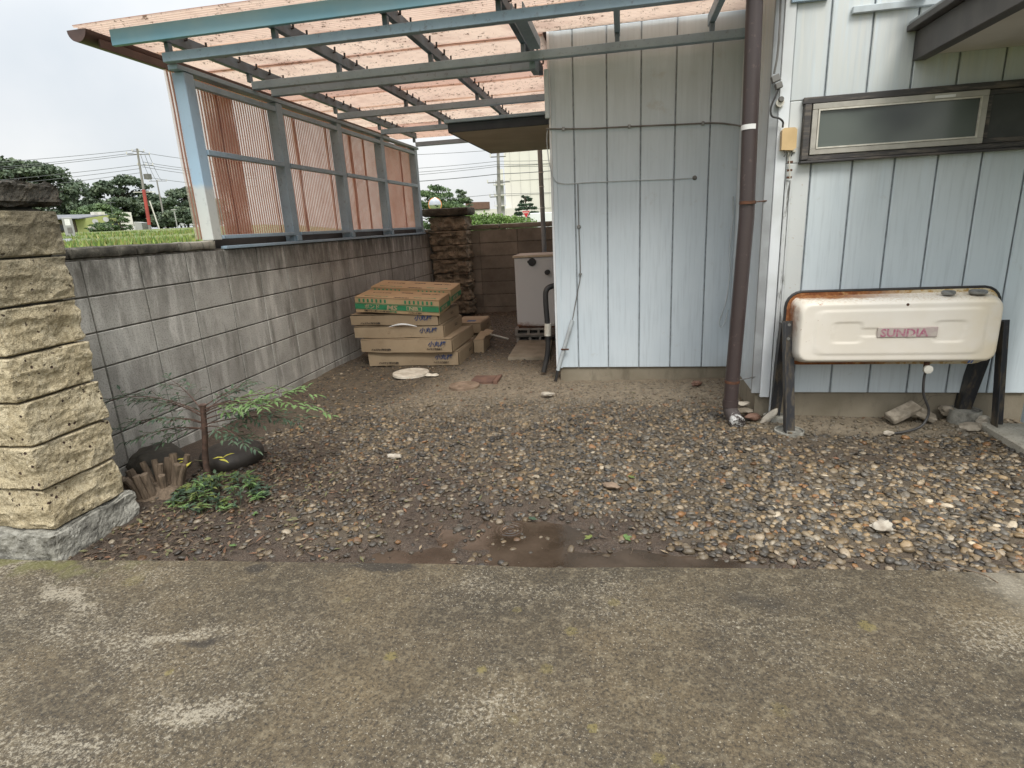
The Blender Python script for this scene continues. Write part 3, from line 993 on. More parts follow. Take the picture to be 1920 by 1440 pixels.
rad = np.concatenate([np.linspace(0.0, 16, 21), 16 + 2.2 * np.arange(1, 30) ** 1.02, [95, 110, 130, 160, 220, 320, 500, 900, 1600]])
ang = np.radians(np.arange(0, 360, 3))
RR, AA = np.meshgrid(rad, ang, indexing='ij')
GX, GY = CX + RR * np.sin(AA), CY + RR * np.cos(AA)
GZ = terrain_z(GX, GY)
na, nr = len(ang), len(rad)
idx = np.arange(nr * na).reshape(nr, na)
nx = np.roll(idx, -1, 1)
F = np.stack([idx[:-1], idx[1:], nx[1:], nx[:-1]], -1).reshape(-1, 4)
o = obj('ground', mesh_np('ground', np.stack([GX, GY, GZ], -1).reshape(-1, 3), F, True), 'field')
tag(o, 'weedy field and verges around the lot', 'ground', kind='structure')

# road across the view behind the wall
pts = []
for a in np.radians(np.arange(-75, -45, 2.0)):
    for rr in (26.0, 31.0):
        x, y = CX + rr * math.sin(a), CY + rr * math.cos(a)
        pts.append((x, y, float(terrain_z(x, y)) + 0.06))
n2 = len(pts) // 2
F = [(2 * i, 2 * i + 1, 2 * i + 3, 2 * i + 2) for i in range(n2 - 1)]
o = obj('road', mesh_np('road', pts, F, True), 'asphalt')
tag(o, 'pale asphalt road beyond the block wall', 'road', kind='structure')

# ------------------------------------------------------------------ lot ground, gravel, puddles
EDGE = lambda x: -0.889 + (np.asarray(x) - 0.567) * 0.0827          # where the driveway slab ends


def basin(x, y):
    """how deep the muddy hollow is, 0..1"""
    a = np.exp(-(((x - 2.45) / 0.62) ** 2 + ((y + 0.44) / 0.15) ** 2))
    b = np.exp(-(((x - 3.0) / 0.55) ** 2 + ((y + 0.625) / 0.085) ** 2))
    c = np.exp(-(((x - 2.0) / 0.30) ** 2 + ((y + 0.68) / 0.075) ** 2))
    return np.clip(a * 0.95 + b * 1.05 + c * 0.8, 0, 1.2)


def lot_z(x, y):
    x, y = np.asarray(x, float), np.asarray(y, float)
    z = 0.010 * fbm(x * 1.3, y * 1.3, 3.0, 3)
    z = z + 0.007 * fbm(x * 9, y * 9, 1.0, 3)
    z = z + 0.022 * np.exp(-(((x - 3.0) / 1.0) ** 2 + ((y - 0.35) / 0.55) ** 2))
    z = z + 0.012 * sstep(0.75, 1.1, y) * sstep(3.7, 4.0, x)
    z = z + 0.020 * sstep(1.45, 1.95, y) * sstep(2.3, 3.3, x)
    z = z + 0.03 * np.exp(-(((x - 0.35) / 0.35) ** 2 + ((y - 0.05) / 0.35) ** 2))
    bs_ = basin(x, y)
    z = z - 0.034 * bs_ + 0.013 * bs_ * fbm(x * 7.0, y * 11.0, 5.0, 4)
    z = z - 0.012 * np.exp(-((y - EDGE(x)) / 0.10) ** 2)
    return z - 0.006


gx = np.linspace(-0.11, 6.2, 226)
gy = np.linspace(-1.25, 6.45, 276)
LX, LY = np.meshgrid(gx, gy, indexing='ij')
LZ = lot_z(LX, LY)
LZ = np.where(LY < EDGE(LX) - 0.02, -0.12, LZ)
idx = np.arange(LX.size).reshape(LX.shape)
F = np.stack([idx[:-1, :-1], idx[1:, :-1], idx[1:, 1:], idx[:-1, 1:]], -1).reshape(-1, 4)


def zones(x, y):
    nz = fbm(x * 2.2, y * 2.2, 7.0, 4)
    sand = sstep(1.0, 1.6, y + 0.25 * nz) * sstep(3.4, 2.2, y + 0.3 * nz) * sstep(0.9, 1.6, x + 0.3 * nz)
    sand = np.maximum(sand, sstep(0.8, 0.95, y + 0.05 * nz) * sstep(3.6, 3.9, x))
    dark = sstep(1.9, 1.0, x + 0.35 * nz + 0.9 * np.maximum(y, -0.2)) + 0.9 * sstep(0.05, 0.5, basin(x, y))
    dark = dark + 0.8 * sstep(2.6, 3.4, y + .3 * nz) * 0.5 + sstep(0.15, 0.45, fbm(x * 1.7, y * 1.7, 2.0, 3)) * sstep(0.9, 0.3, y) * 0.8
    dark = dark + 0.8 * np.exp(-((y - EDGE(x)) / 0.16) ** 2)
    wet = np.clip(1.2 * basin(x, y) + 0.4 * dark, 0, 1)
    return sand, np.clip(dark, 0, 1), wet


zz3 = np.stack(zones(LX, LY), -1).reshape(-1, 3)
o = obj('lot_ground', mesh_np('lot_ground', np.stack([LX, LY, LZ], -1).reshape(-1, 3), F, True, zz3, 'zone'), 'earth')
tag(o, 'bare brown earth of the lot under the gravel', 'ground', kind='structure')

# water standing in the hollow
wp = [(2.48 + 1.3 * math.cos(a), -0.53 + 0.34 * math.sin(a), -0.0285) for a in np.linspace(0, 2 * PI, 40, endpoint=False)]
wp = [(x, max(y, float(EDGE(x)) + 0.004), z) for x, y, z in wp]
me = bpy.data.meshes.new('puddle')
me.from_pydata(wp, [], [tuple(range(40))])
o = obj('puddle', me, 'water')
tag(o, 'shallow muddy rain puddle by the slab edge', 'puddle', kind='structure')

# driveway slab
xs_ = np.linspace(-3.5, 8.5, 60)
top = [(x, float(EDGE(x)) + 0.008 * float(fbm(x * 2.3, 0, 0, 3)), 0.0) for x in xs_]
bot = [(x, -7.0, 0.0) for x in xs_]
nt = len(xs_)
vs = top + bot + [(x, y, -0.12) for x, y, _ in top]
fs = [(i, nt + i, nt + i + 1, i + 1) for i in range(nt - 1)] + [(i, i + 1, 2 * nt + i + 1, 2 * nt + i) for i in range(nt - 1)]
o = obj('driveway', mesh_np('driveway', vs, fs, False), 'drive')
tag(o, 'stained concrete driveway slab in the foreground', 'driveway', kind='structure')


# pebbles: one mass of gravel nobody could count
def ico(sub):
    bm = bmesh.new()
    bmesh.ops.create_icosphere(bm, subdivisions=sub, radius=1.0)
    v = np.array([p.co[:] for p in bm.verts])
    f = np.array([[q.index for q in p.verts] for p in bm.faces])
    bm.free()
    return v, f


def pebble_shapes(sub):
    v, f = ico(sub)
    out = []
    for k in range(14):
        n_ = fbm(v[:, 0] * 0.9 + k * 3.7, v[:, 1] * 0.9 + k, v[:, 2] * 0.9 + 2 * k, 2)
        out.append(v * (1 + 0.34 * n_)[:, None])
    return np.array(out), f


SHAPES = {1: pebble_shapes(1), 2: pebble_shapes(2)}


def rot_mats(n, tilt):
    a = rng.random(n) * 2 * PI
    tx, ty = rng.normal(0, tilt, n), rng.normal(0, tilt, n)
    ca, sa = np.cos(a), np.sin(a)
    Z = np.zeros((n, 3, 3))
    Z[:, 0, 0], Z[:, 0, 1], Z[:, 1, 0], Z[:, 1, 1], Z[:, 2, 2] = ca, -sa, sa, ca, 1
    X = np.zeros((n, 3, 3))
    X[:, 0, 0] = 1
    X[:, 1, 1], X[:, 1, 2], X[:, 2, 1], X[:, 2, 2] = np.cos(tx), -np.sin(tx), np.sin(tx), np.cos(tx)
    Y = np.zeros((n, 3, 3))
    Y[:, 1, 1] = 1
    Y[:, 0, 0], Y[:, 0, 2], Y[:, 2, 0], Y[:, 2, 2] = np.cos(ty), np.sin(ty), -np.sin(ty), np.cos(ty)
    return X @ Y @ Z


def pebble_mass(name, n, xr, yr, size, dens, label, sub=2, sig=0.27, lmax=0.0255):
    SH, IF = SHAPES[sub]
    nv = SH.shape[1]
    x = rng.uniform(*xr, n)
    y = rng.uniform(*yr, n)
    keep = (rng.random(n) < dens(x, y)) & (y > EDGE(x) + 0.012)
    x, y = x[keep], y[keep]
    n = len(x)
    big = 1.0 + 0.14 * sstep(2.8, 4.0, x) * sstep(0.6, -0.2, y)
    L = size * big * np.exp(rng.normal(0, sig, n))
    L = np.clip(L, 0.003, lmax)
    S = np.stack([L, L * rng.uniform(0.62, 0.95, n), L * rng.uniform(0.30, 0.55, n)], -1)
    k = rng.integers(0, len(SH), n)
    P = SH[k] * S[:, None, :]
    P = np.einsum('nij,nvj->nvi', rot_mats(n, 0.22), P)
    hgt = S[:, 2] * rng.uniform(-0.25, 0.65, n)
    P = P + np.stack([x, y, lot_z(x, y) + hgt], -1)[:, None, :]
    pal = np.array([(0.090, 0.080, 0.066), (0.045, 0.042, 0.039), (0.135, 0.105, 0.068), (0.19, 0.140, 0.082), (0.235, 0.195, 0.145),
                    (0.115, 0.108, 0.096), (0.185, 0.100, 0.045), (0.32, 0.28, 0.22), (0.066, 0.052, 0.036), (0.16, 0.130, 0.090)])
    pal = pal * np.array([1.0, 0.955, 0.875])
    pr = np.array([.18, .16, .16, .13, .08, .10, .04, .022, .10, .05])
    c = pal[rng.choice(len(pal), n, p=pr / pr.sum())] * rng.uniform(0.5, 1.55, (n, 1))
    dry = 0.78 + 0.42 * sstep(3.0, 4.3, x) * sstep(0.9, -0.1, y)
    dirty = zones(x, y)
    c = c * dry[:, None]
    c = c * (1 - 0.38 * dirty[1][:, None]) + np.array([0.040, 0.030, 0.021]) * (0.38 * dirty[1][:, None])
    c = c * (1 - 0.6 * dirty[0][:, None]) + np.array([0.19, 0.158, 0.112]) * (0.6 * dirty[0][:, None])
    T = np.repeat(c, nv, 0)
    F = (IF[None] + (np.arange(n) * nv)[:, None, None]).reshape(-1, 3)
    o = obj(name, mesh_np(name, P.reshape(-1, 3), F, True, T), 'pebble')
    return tag(o, label, 'gravel', kind='stuff')


def dens_near(x, y):
    nz = fbm(x * 2.2, y * 2.2, 7.0, 3)
    d = 0.95 - 0.42 * sstep(1.6, 0.9, x + 0.4 * nz)
    d = d * (1 - 0.66 * sstep(0.22, 0.6, basin(x, y)))
    d = d * (1 - 0.60 * sstep(1.15, 1.55, y + 0.15 * nz))
    d = d * (1 - 0.5 * sstep(0.25, 0.5, fbm(x * 1.7, y * 1.7, 2.0, 3)))
    d = d * (1 - 0.85 * sstep(0.75, 0.95, y + 0.1 * nz) * sstep(3.7, 3.95, x))
    d = d * (1 - 0.6 * np.exp(-((y - EDGE(x) - .02) / 0.07) ** 2) * sstep(4.1, 3.6, x))
    d = d * (1 - 0.62 * sstep(-0.22, -0.42, y + 0.12 * nz) * sstep(2.5, 1.9, x + 0.3 * nz))
    return np.clip(d, 0.02, 1)


pebble_mass('gravel', 33000, (0.45, 5.5), (-0.9, 1.6), 0.0138, dens_near, 'grey and tan pebble gravel over the middle and right of the lot')
pebble_mass('gravel', 13000, (0.03, 4.0), (1.3, 6.2), 0.0105,
            lambda x, y: np.clip((0.9 - 0.4 * zones(x, y)[0]) * (1 - (x > 2.42) * (y > 2.0)), 0, 1), 'fine dark gravel at the back under the carport', 1)
pebble_mass('gravel', 17000, (0.9, 5.3), (0.55, 3.3), 0.0078, lambda x, y: np.clip(0.30 + 0.75 * zones(x, y)[0], 0, 1) * (1 - (x > 2.42) * (y > 2.05)) * (1 - (x > 3.75) * (y > 1.14)),
            'grit and small stones on the sandy strip before the extension', 1, 0.4, 0.016)

# ------------------------------------------------------------------ near gate pillar of split stone
pil = thing('stone_pillar', 'near yellowish split-stone gate pillar at left edge with dark cap', 'pillar', (0.25, -0.68, 0))
box('core', (0.09, -0.84, 0.0), (0.415, -0.52, 1.5), 'mortar', pil)
zb = [0.125, 0.32, 0.52, 0.715, 0.91, 1.105, 1.30, 1.495]
for i in range(7):
    me = rough_box('stone', (0.055, -0.875, zb[i] + 0.005), (0.457, -0.485, zb[i + 1] - 0.005), 0.0060, 0.0090, 8.5, i * 5 + 3,
                   flat=((2, 0), (2, 1)), edge=0.003, ridge=0.9, crisp=0.22)
    obj('stone', me, 'stone', pil)
obj('plinth', rough_box('plinth', (0.02, -0.90, -0.06), (0.472, -0.452, 0.122), 0.010, 0.012, 12.0, 91, edge=0.010, crisp=0.25), 'plinth', pil)
box('cap_mortar', (0.09, -0.85, 1.49), (0.40, -0.54, 1.517), 'black', pil)
obj('cap', rough_box('cap', (0.015, -0.915, 1.515), (0.475, -0.455, 1.60), 0.010, 0.012, 16.0, 44, edge=0.012, crisp=0.35), 'darkstone', pil)

# ------------------------------------------------------------------ long block wall
wall = thing('block_wall', 'long grey concrete block wall running back along the left', 'wall', (-0.06, 3.0, 0))
MB().box((-0.112, -0.46, -0.1), (-0.010, 6.62, 1.2665)).build('core', 'mortar', wall)
bme = MB().cbox((-0.06, -0.1955, -0.0955), (0.06, 0.1955, 0.0955), 0.003).mesh('block')
bme.materials.append(MT['block'])
for c in range(-2, 17):
    for rw in range(7):
        yc = 0.2 + 0.4 * c
        zc = 1.26 - 0.1 - 0.2 * rw
        if rw == 6:
            zc = -0.04
        o = obj('block', bme, None, wall, loc=(-0.0605 + random.uniform(-.0012, .0012), yc, zc))
        if c >= 13:
            o.location.z += 0.0
for y0, y1 in ((-0.45, -0.06), (-0.055, 0.40), (0.405, 0.75), (0.755, 1.118)):
    obj('cap_block', rough_box('cap_block', (-0.14, y0, 1.2675), (0.012, y1, 1.328), 0.02, 0.004, 14, y0 * 9 + 20, edge=0.006), 'cap', wall)
for y0, y1 in ((5.83, 6.2), (6.205, 6.6)):
    obj('cap_block', rough_box('cap_block', (-0.14, y0, 1.2675), (0.012, y1, 1.322), 0.03, 0.004, 14, y0, edge=0.006), 'cap', wall)

# ------------------------------------------------------------------ back wall and far pillar
bw = thing('rear_block_wall', 'dark brown-grey block wall closing the back of the passage', 'wall', (1.8, 6.36, 0))
MB().box((0.45, 6.312, -0.1), (3.2, 6.42, 1.27)).build('core', 'mortar', bw)
bme2 = MB().cbox((-0.296, -0.06, -0.0955), (0.296, 0.06, 0.0955), 0.003).mesh('block')
bme2.materials.append(MT['backblock'])
for c in range(5):
    for rw in range(7):
        obj('block', bme2, None, bw, loc=(0.42 + 0.6 * c + 0.001 * random.random(), 6.361 + random.uniform(-.0015, .0015), 1.175 - 0.2 * rw))
for c in range(3):
    obj('cap_block', rough_box('cap_block', (0.13 + 0.92 * c, 6.28, 1.276), (1.045 + 0.92 * c, 6.44, 1.352), 0.04, 0.004, 10, 60 + c, edge=0.006), 'backblock', bw)

fp = thing('stone_pillar', 'far dark split-stone pillar where the two block walls meet', 'pillar', (0.33, 6.1, 0))
box('core', (0.10, 6.02, 0), (0.54, 6.27, 1.5), 'mortar', fp)
for i in range(7):
    z0 = 0.02 + 0.211 * i
    obj('stone', rough_box('stone', (0.03, 5.95, z0 + 0.004), (0.60, 6.27, z0 + 0.207), 0.016, 0.034, 12.0, i * 7 + 11,
                           flat=((2, 0), (2, 1)), edge=0.006, ridge=0.6), 'farstone', fp)
obj('cap', rough_box('cap', (-0.05, 5.88, 1.505), (0.67, 6.33, 1.615), 0.03, 0.010, 12, 77, edge=0.01), 'darkstone', fp)

# ------------------------------------------------------------------ carport
cp = thing('carport', 'blue-grey steel lean-to carport with pinkish corrugated plastic roof and side sheets', 'carport', (0, 3.4, 0))
PY = [1.165, 2.26, 3.38, 4.52, 5.75]
for i, y in enumerate(PY):
    # square posts, open at the head
    m = MB().cbox((-0.095, y - 0.05, 1.330 if i == 0 else 1.262), (-0.002, y + 0.05, 2.440), 0.004)
    m.build('post', 'postpaint' if i == 0 else 'steel', cp)
    if i:
        box('post_stub', (0.000, y - 0.035, 1.287), (0.022, y + 0.035, 1.334), 'steel', cp)
box('top_plate', (-0.07, 1.06, 2.442), (0.004, 5.86, 2.474), 'steel', cp)
for i in range(4):
    a, b = PY[i] + 0.052, PY[i + 1] - 0.052
    box('top_rail', (-0.045, a, 2.365), (-0.004, b, 2.408), 'steel', cp)
    box('mid_rail', (-0.040, a, 1.918), (0.008, b, 1.956), 'steel', cp)
    box('low_rail', (-0.045, a, 1.336), (0.012, b, 1.364), 'steel', cp)
box('sill_rail', (-0.03, 1.215, 1.262), (0.020, 5.82, 1.285), 'steel', cp)


def corrugated(name, u0, u1, v0, v1, pitch, amp, plane, off, nv=2, droop=0.0, seed=0, trim=None):
    """plane 'roof': u runs along Y, v along X, z = off; plane 'side': u along Y, v along Z, x = off"""
    nu = int((u1 - u0) / pitch * 8)
    U = np.linspace(u0, u1, nu + 1)
    Vv = np.linspace(v0, v1, nv + 1)
    UU, VV = np.meshgrid(U, Vv, indexing='ij')
    W = amp * np.sin(UU / pitch * 2 * PI) + droop * np.sin((VV - v0) / (v1 - v0) * PI * 3 + seed)
    W = W + 0.004 * np.sin(UU * 3 + seed)
    P = np.stack([VV, UU, off + W], -1) if plane == 'roof' else np.stack([off + W, UU, VV], -1)
    idx = np.arange(UU.size).reshape(UU.shape)
    F = np.stack([idx[:-1, :-1], idx[1:, :-1], idx[1:, 1:], idx[:-1, 1:]], -1).reshape(-1, 4)
    return mesh_np(name, P.reshape(-1, 3), F, True)


PITCH = 0.032
y = 0.845
k = 0
while y < 5.8:
    w = 0.665
    over = 0.05
    x1 = 3.86 if y + w < 2.06 else 2.33
    if y < 2.06 < y + w:
        # the sheet that meets the wall of the extension is cut to it
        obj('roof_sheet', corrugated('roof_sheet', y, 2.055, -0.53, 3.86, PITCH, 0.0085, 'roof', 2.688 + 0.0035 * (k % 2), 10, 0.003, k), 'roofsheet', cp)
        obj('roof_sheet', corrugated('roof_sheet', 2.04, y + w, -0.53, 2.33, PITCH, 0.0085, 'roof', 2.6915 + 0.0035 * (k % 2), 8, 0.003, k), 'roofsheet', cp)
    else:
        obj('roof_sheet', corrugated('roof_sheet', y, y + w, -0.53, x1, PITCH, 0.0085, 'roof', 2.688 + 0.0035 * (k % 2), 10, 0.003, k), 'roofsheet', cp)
    y += w - over
    k += 1
sy = 1.075
k = 0
while sy < 5.72:
    w = random.choice((0.40, 0.52, 0.60, 0.655))
    e_ = min(sy + w, 5.80)
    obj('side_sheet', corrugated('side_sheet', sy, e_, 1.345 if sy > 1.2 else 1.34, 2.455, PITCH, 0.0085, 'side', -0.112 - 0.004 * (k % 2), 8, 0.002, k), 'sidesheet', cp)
    sy = e_ - 0.045
    k += 1
# an old, darker sheet doubled behind the first bay
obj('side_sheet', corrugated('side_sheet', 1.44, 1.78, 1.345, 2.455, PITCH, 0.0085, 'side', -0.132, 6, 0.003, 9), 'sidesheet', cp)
box('dark_gap_strip', (-0.119, 1.22, 1.263), (-0.105, 5.82, 1.342), 'canopybeam', cp)  # dark strip added so the gap above the sill rail looks shaded

box('front_fascia', (-0.34, 0.925, 2.578), (3.84, 0.955, 2.674), 'fascia', cp)
for (y, x1) in ((1.04, 3.80), (1.915, 3.755), (2.185, 2.28), (3.375, 2.28), (4.52, 2.28), (5.77, 1.6)):
    box('cross_beam', (0.002 if y > 1.1 else -0.06, y - 0.027, 2.476), (x1, y + 0.027, 2.534), 'steel', cp)
PX = [-0.02, 0.755, 1.50, 2.205, 2.88, 3.52]
for x in PX:
    y1 = 5.84 if x < 2.0 else (2.9 if x < 2.5 else 2.0)
    box('purlin', (x - 0.020, 0.957, 2.592), (x + 0.020, y1, 2.668), 'steeldark' if x < 2.5 else 'steel', cp)
    for yb in (1.04, 1.915, 2.185, 3.375, 4.52, 5.77):
        if yb < y1:
            box('cleat', (x - 0.016, yb - 0.02, 2.5345), (x + 0.016, yb + 0.02, 2.5915), 'steeldark', cp)
# hook bolts that hold the sheets down on the purlins
hb = MB().tube([(0, 0, 2.640), (0.016, 0, 2.640), (0.018, 0, 2.676)], 0.008, 5).mesh('hook_bolt')
hb.materials.append(MT['black'])
for x in PX[:4]:
    yy = 1.0
    while yy < (5.7 if x < 2 else 2.8):
        obj('hook_bolt', hb, None, cp, loc=(x + 0.028, yy + random.uniform(-.02, .02), 0))
        yy += 0.192
# open channel lying beside the purlin at the corner of the extension
ch = [(2.262, 2.536), (2.338, 2.536), (2.338, 2.60), (2.330, 2.60), (2.330, 2.544), (2.270, 2.544), (2.270, 2.60), (2.262, 2.60)]
MB().prism([(a, b - 0.0) for a, b in ch], 1.12, 1.87).build('channel', 'steel', cp)
box('channel', (2.24, 1.944, 2.43), (2.285, 2.155, 2.534), 'steel', cp)
g = [(-0.595 + 0.07 * (1 - math.cos(a)), 2.675 - 0.072 * math.sin(a)) for a in np.linspace(0, PI, 13)]
g2 = [(x * 0.0 + (-0.525 + (x + 0.525) * 0.93), z + 0.003) for x, z in g[::-1]]
MB().prism(g + g2, 0.87, 5.95).build('gutter', 'gutter', cp, 40)
MB().prism(g, 0.862, 0.874).build('gutter_end', 'gutter', cp)
box('gutter_board', (-0.47, 0.958, 2.585), (-0.452, 5.9, 2.640), 'gutter', cp)
# dirty board lying on the roof sheets over the passage
me = MB()
me.box((2.93, 1.28, 2.703), (3.30, 1.37, 2.717)).box((2.93, 1.50, 2.703), (3.30, 1.58, 2.717)).box((2.93, 1.37, 2.703), (3.02, 1.50, 2.717)).box((3.22, 1.37, 2.703), (3.30, 1.50, 2.717))
o = me.build('board', 'canopybeam')
tag(o, 'dirty dark board with an opening lying on the plastic carport roof', 'board')

fd = thing('downpipe', 'slim dark brown downpipe behind the last carport post', 'pipe', (-0.02, 5.93, 1.3))
tube('pipe', curve_pts([(-0.40, 5.93, 2.60), (-0.19, 5.93, 2.44), (-0.165, 5.93, 2.30), (-0.165, 5.93, 0.0)], 5), 0.026, 'gutter', fd, 10)
box('pipe_clip', (-0.195, 5.90, 2.02), (-0.13, 5.96, 2.045), 'metal', fd)

# ------------------------------------------------------------------ house: the projecting extension and the facade on the right
house = thing('house', 'old house clad in pale blue upright metal siding on a concrete base', 'house', (3.76, 2.1, 0))


def panel(x0, x1, z0, z1, yf, mat, parent=house, thick=0.012, gap=0.0048, nm='siding_panel'):
    return box(nm, (x0 + gap, yf, z0), (x1 - gap, yf + thick, z1), mat, parent, 0.004)


# extension
YE = 2.08
MB().box((2.385, YE + 0.0135, 0.1195), (3.80, 6.0, 2.70)).build('wall_core', 'sidingback', house)
MB().box((2.39, YE + 0.02, -0.15), (3.80, 6.0, 0.118)).build('foundation', 'found', house)
box('roof_slab', (2.30, YE + 0.0, 2.735), (3.86, 6.1, 2.80), 'canopybeam', house)
ex = [2.372, 2.548, 2.800, 3.052, 3.304, 3.556, 3.785]
for a, b in zip(ex[:-1], ex[1:]):
    panel(a, b, 0.122, 2.698, YE, 'siding')
MB().cbox((2.358, YE - 0.006, 0.119), (2.377, YE + 0.06, 2.70), 0.003).build('corner_trim', 'trim', house)
box('corner_trim', (2.378, YE - 0.005, 0.119), (2.41, YE - 0.0005, 2.70), 'siding', house, 0.001)
# facade
YF = 1.13
MB().box((3.775, YF + 0.0135, 0.183), (6.2, 2.078, 3.2)).build('wall_core', 'sidingback', house)
MB().box((3.782, YF + 0.024, -0.15), (6.2, 2.079, 0.181)).build('foundation', 'found', house)
fx = [4.006, 4.229, 4.452, 4.673, 4.894, 5.116, 5.338]
for a, b in zip(fx[:-1], fx[1:]):
    panel(a, b, 0.185, 1.592, YF, 'siding2')
ux = [3.862, 4.047, 4.263, 4.486, 4.712, 4.934, 5.156, 5.378]
for a, b in zip(ux[:-1], ux[1:]):
    panel(a, b, 1.932, 3.1, YF, 'siding2')
panel(3.862, 4.006, 0.185, 1.592, YF, 'stainpanel')
panel(3.862, 3.945, 1.594, 1.930, YF, 'stainpanel')
# side return beside the downpipe and the corner boards
for a, b in ((1.15, 1.42), (1.42, 1.69), (1.69, 1.96), (1.96, 2.075)):
    box('side_panel', (3.760, a + 0.004, 0.185), (3.7745, b - 0.004, 2.72), 'siding2', house)
box('corner_trim', (3.752, YF - 0.006, 0.180), (3.803, YF + 0.018, 3.1), 'trimgrey', house)
box('corner_trim', (3.803, YF - 0.014, 0.155), (3.862, YF + 0.016, 3.1), 'trim', house)
MB().cbox((3.866, YF - 0.022, 0.02), (3.888, YF - 0.0005, 1.50), 0.002).build('corner_board', 'timber', house)
box('corner_board', (3.893, YF - 0.012, 0.03), (3.905, YF - 0.0005, 1.50), 'timber', house, 0.002)

# high narrow window
win = box('window', (3.944, YF - 0.030, 1.600), (5.60, YF - 0.006, 1.628), 'winwood', house)
box('frame', (3.930, YF - 0.034, 1.905), (5.60, YF - 0.001, 1.940), 'winwood', win, local=True)
box('frame', (3.938, YF - 0.038, 1.605), (3.975, YF - 0.001, 1.904), 'winwood', win, local=True)
box('sill', (3.932, YF - 0.05, 1.586), (5.60, YF - 0.001, 1.5985), 'winwood', win, local=True)


def sash(x0, x1, z0, z1, yf, w, mat, glass):
    s_ = MB()
    s_.cbox((x0, yf, z0), (x1, yf + 0.02, z0 + w), 0.002).cbox((x0, yf, z1 - w), (x1, yf + 0.02, z1), 0.002)
    s_.cbox((x0, yf + 0.001, z0 + w), (x0 + w, yf + 0.019, z1 - w), 0.002).cbox((x1 - w, yf + 0.001, z0 + w), (x1, yf + 0.019, z1 - w), 0.002)
    s_.build('sash', mat, win, local=True)
    MB().box((x0 + w, yf + 0.010, z0 + w), (x1 - w, yf + 0.014, z1 - w)).build('pane', glass, win, local=True)


sash(3.982, 4.865, 1.631, 1.903, YF - 0.034, 0.030, 'alu', 'glass')
s_ = MB()
for lo, hi in (((4.013, 1.662), (4.834, 1.670)), ((4.013, 1.864), (4.834, 1.872)), ((4.013, 1.6705), (4.021, 1.8635)), ((4.826, 1.6705), (4.834, 1.8635))):
    s_.box((lo[0], YF - 0.037, lo[1]), (hi[0], YF - 0.026, hi[1]))
s_.build('glazing_bead', 'offwhite', win, local=True)
sash(4.868, 5.58, 1.631, 1.903, YF - 0.016, 0.026, 'winwood', 'screen')
box('label_strip', (4.60, YF - 0.0365, 1.878), (4.70, YF - 0.0345, 1.892), 'white', win, local=True, c=0.0005)

# grey angle rail under the eaves and canopy over the door
box('angle_rail', (3.83, YF - 0.03, 2.425), (4.02, YF - 0.002, 2.462), 'steel', house)
box('angle_rail', (4.145, YF - 0.03, 2.340), (4.62, YF - 0.002, 2.375), 'cablepaint', house)
box('bracket', (4.43, 0.98, 2.38), (4.50, YF - 0.002, 2.50), 'cablepaint', house)
can = box('canopy', (4.545, -0.2, 2.105), (6.0, YF - 0.003, 2.115), 'canopysoffit', house)
box('beam', (4.478, -0.2, 2.080), (4.543, YF - 0.003, 2.225), 'canopybeam', can, local=True)
box('beam_flange', (4.43, -0.2, 2.227), (4.543, YF - 0.003, 2.258), 'canopybeam', can, local=True)
box('roof', (4.44, -0.25, 2.262), (6.0, YF - 0.003, 2.278), 'trimgrey', can, local=True)

# small eave on the far side, over the passage
eave = box('eave', (1.40, 2.66, 2.150), (2.384, 4.42, 2.162), 'soffit', house)
box('fascia', (1.385, 2.64, 2.148), (2.384, 2.659, 2.222), 'navy', eave, local=True)
box('fascia', (1.385, 2.660, 2.148), (1.399, 4.42, 2.222), 'navy', eave, local=True)
box('flashing', (1.36, 2.61, 2.224), (2.384, 4.45, 2.252), 'steel', eave, local=True)
box('hanger', (2.335, 2.03, 2.10), (2.368, 2.072, 2.44), 'siding', house)

# entrance side wall at the right edge
ent = thing('entrance_wall', 'edge of a pale blue boarded side wall above the step at right', 'wall', (5.25, 0.5, 0))
box('board', (5.235, 0.905, 0.052), (5.28, 0.985, 2.05), 'siding2', ent)
for a, b in ((0.70, 0.90), (0.50, 0.695), (0.30, 0.495), (0.10, 0.295), (-0.1, 0.095)):
    box('board', (5.24, a, 0.052), (5.28, b, 2.05), 'siding2', ent)

# ------------------------------------------------------------------ downpipe in front of the corner
dp = thing('downpipe', 'thick dark brown downpipe at the corner of the house with chalky foot', 'pipe', (3.63, 1.03, 0))
tube('pipe', [(3.607, 1.03, 0.145), (3.645, 1.04, 1.3), (3.625, 1.06, 2.63)], 0.0445, 'pipe', dp, 20, 60)
tube('collar', [(3.6065, 1.03, 0.12), (3.608, 1.03, 0.165)], 0.049, 'pipe', dp, 20, 50)
tube('elbow', curve_pts([(3.607, 1.03, 0.135), (3.609, 1.022, 0.095), (3.622, 0.975, 0.066), (3.642, 0.915, 0.040)], 6), 0.046, 'elbow', dp, 16, 60)
for z, xx in ((0.287, 3.612), (1.385, 3.645)):
    tube('strap', [(xx, 1.033, z - 0.009), (xx, 1.033, z + 0.009)], 0.0475, 'rust', dp, 20, 40)
    tube('strap_pin', [(xx + 0.03, 1.05, z), (3.775, 1.13, z + 0.006)], 0.004, 'metal' if z < 1 else 'rust', dp, 6)
tube('tape', [(3.6345, 1.046, 1.785), (3.6343, 1.0465, 1.812)], 0.0455, 'white', dp, 20, 40)

# ------------------------------------------------------------------ kerosene tank on angle-iron legs
tk = thing('oil_tank', 'cream steel heating-oil tank with rusty rim on black legs before the facade', 'tank', (4.45, 0.97, 0))
TCX, TCZ, TW, TH = 4.452, 0.632, 0.545, 0.203       # centre and half sizes


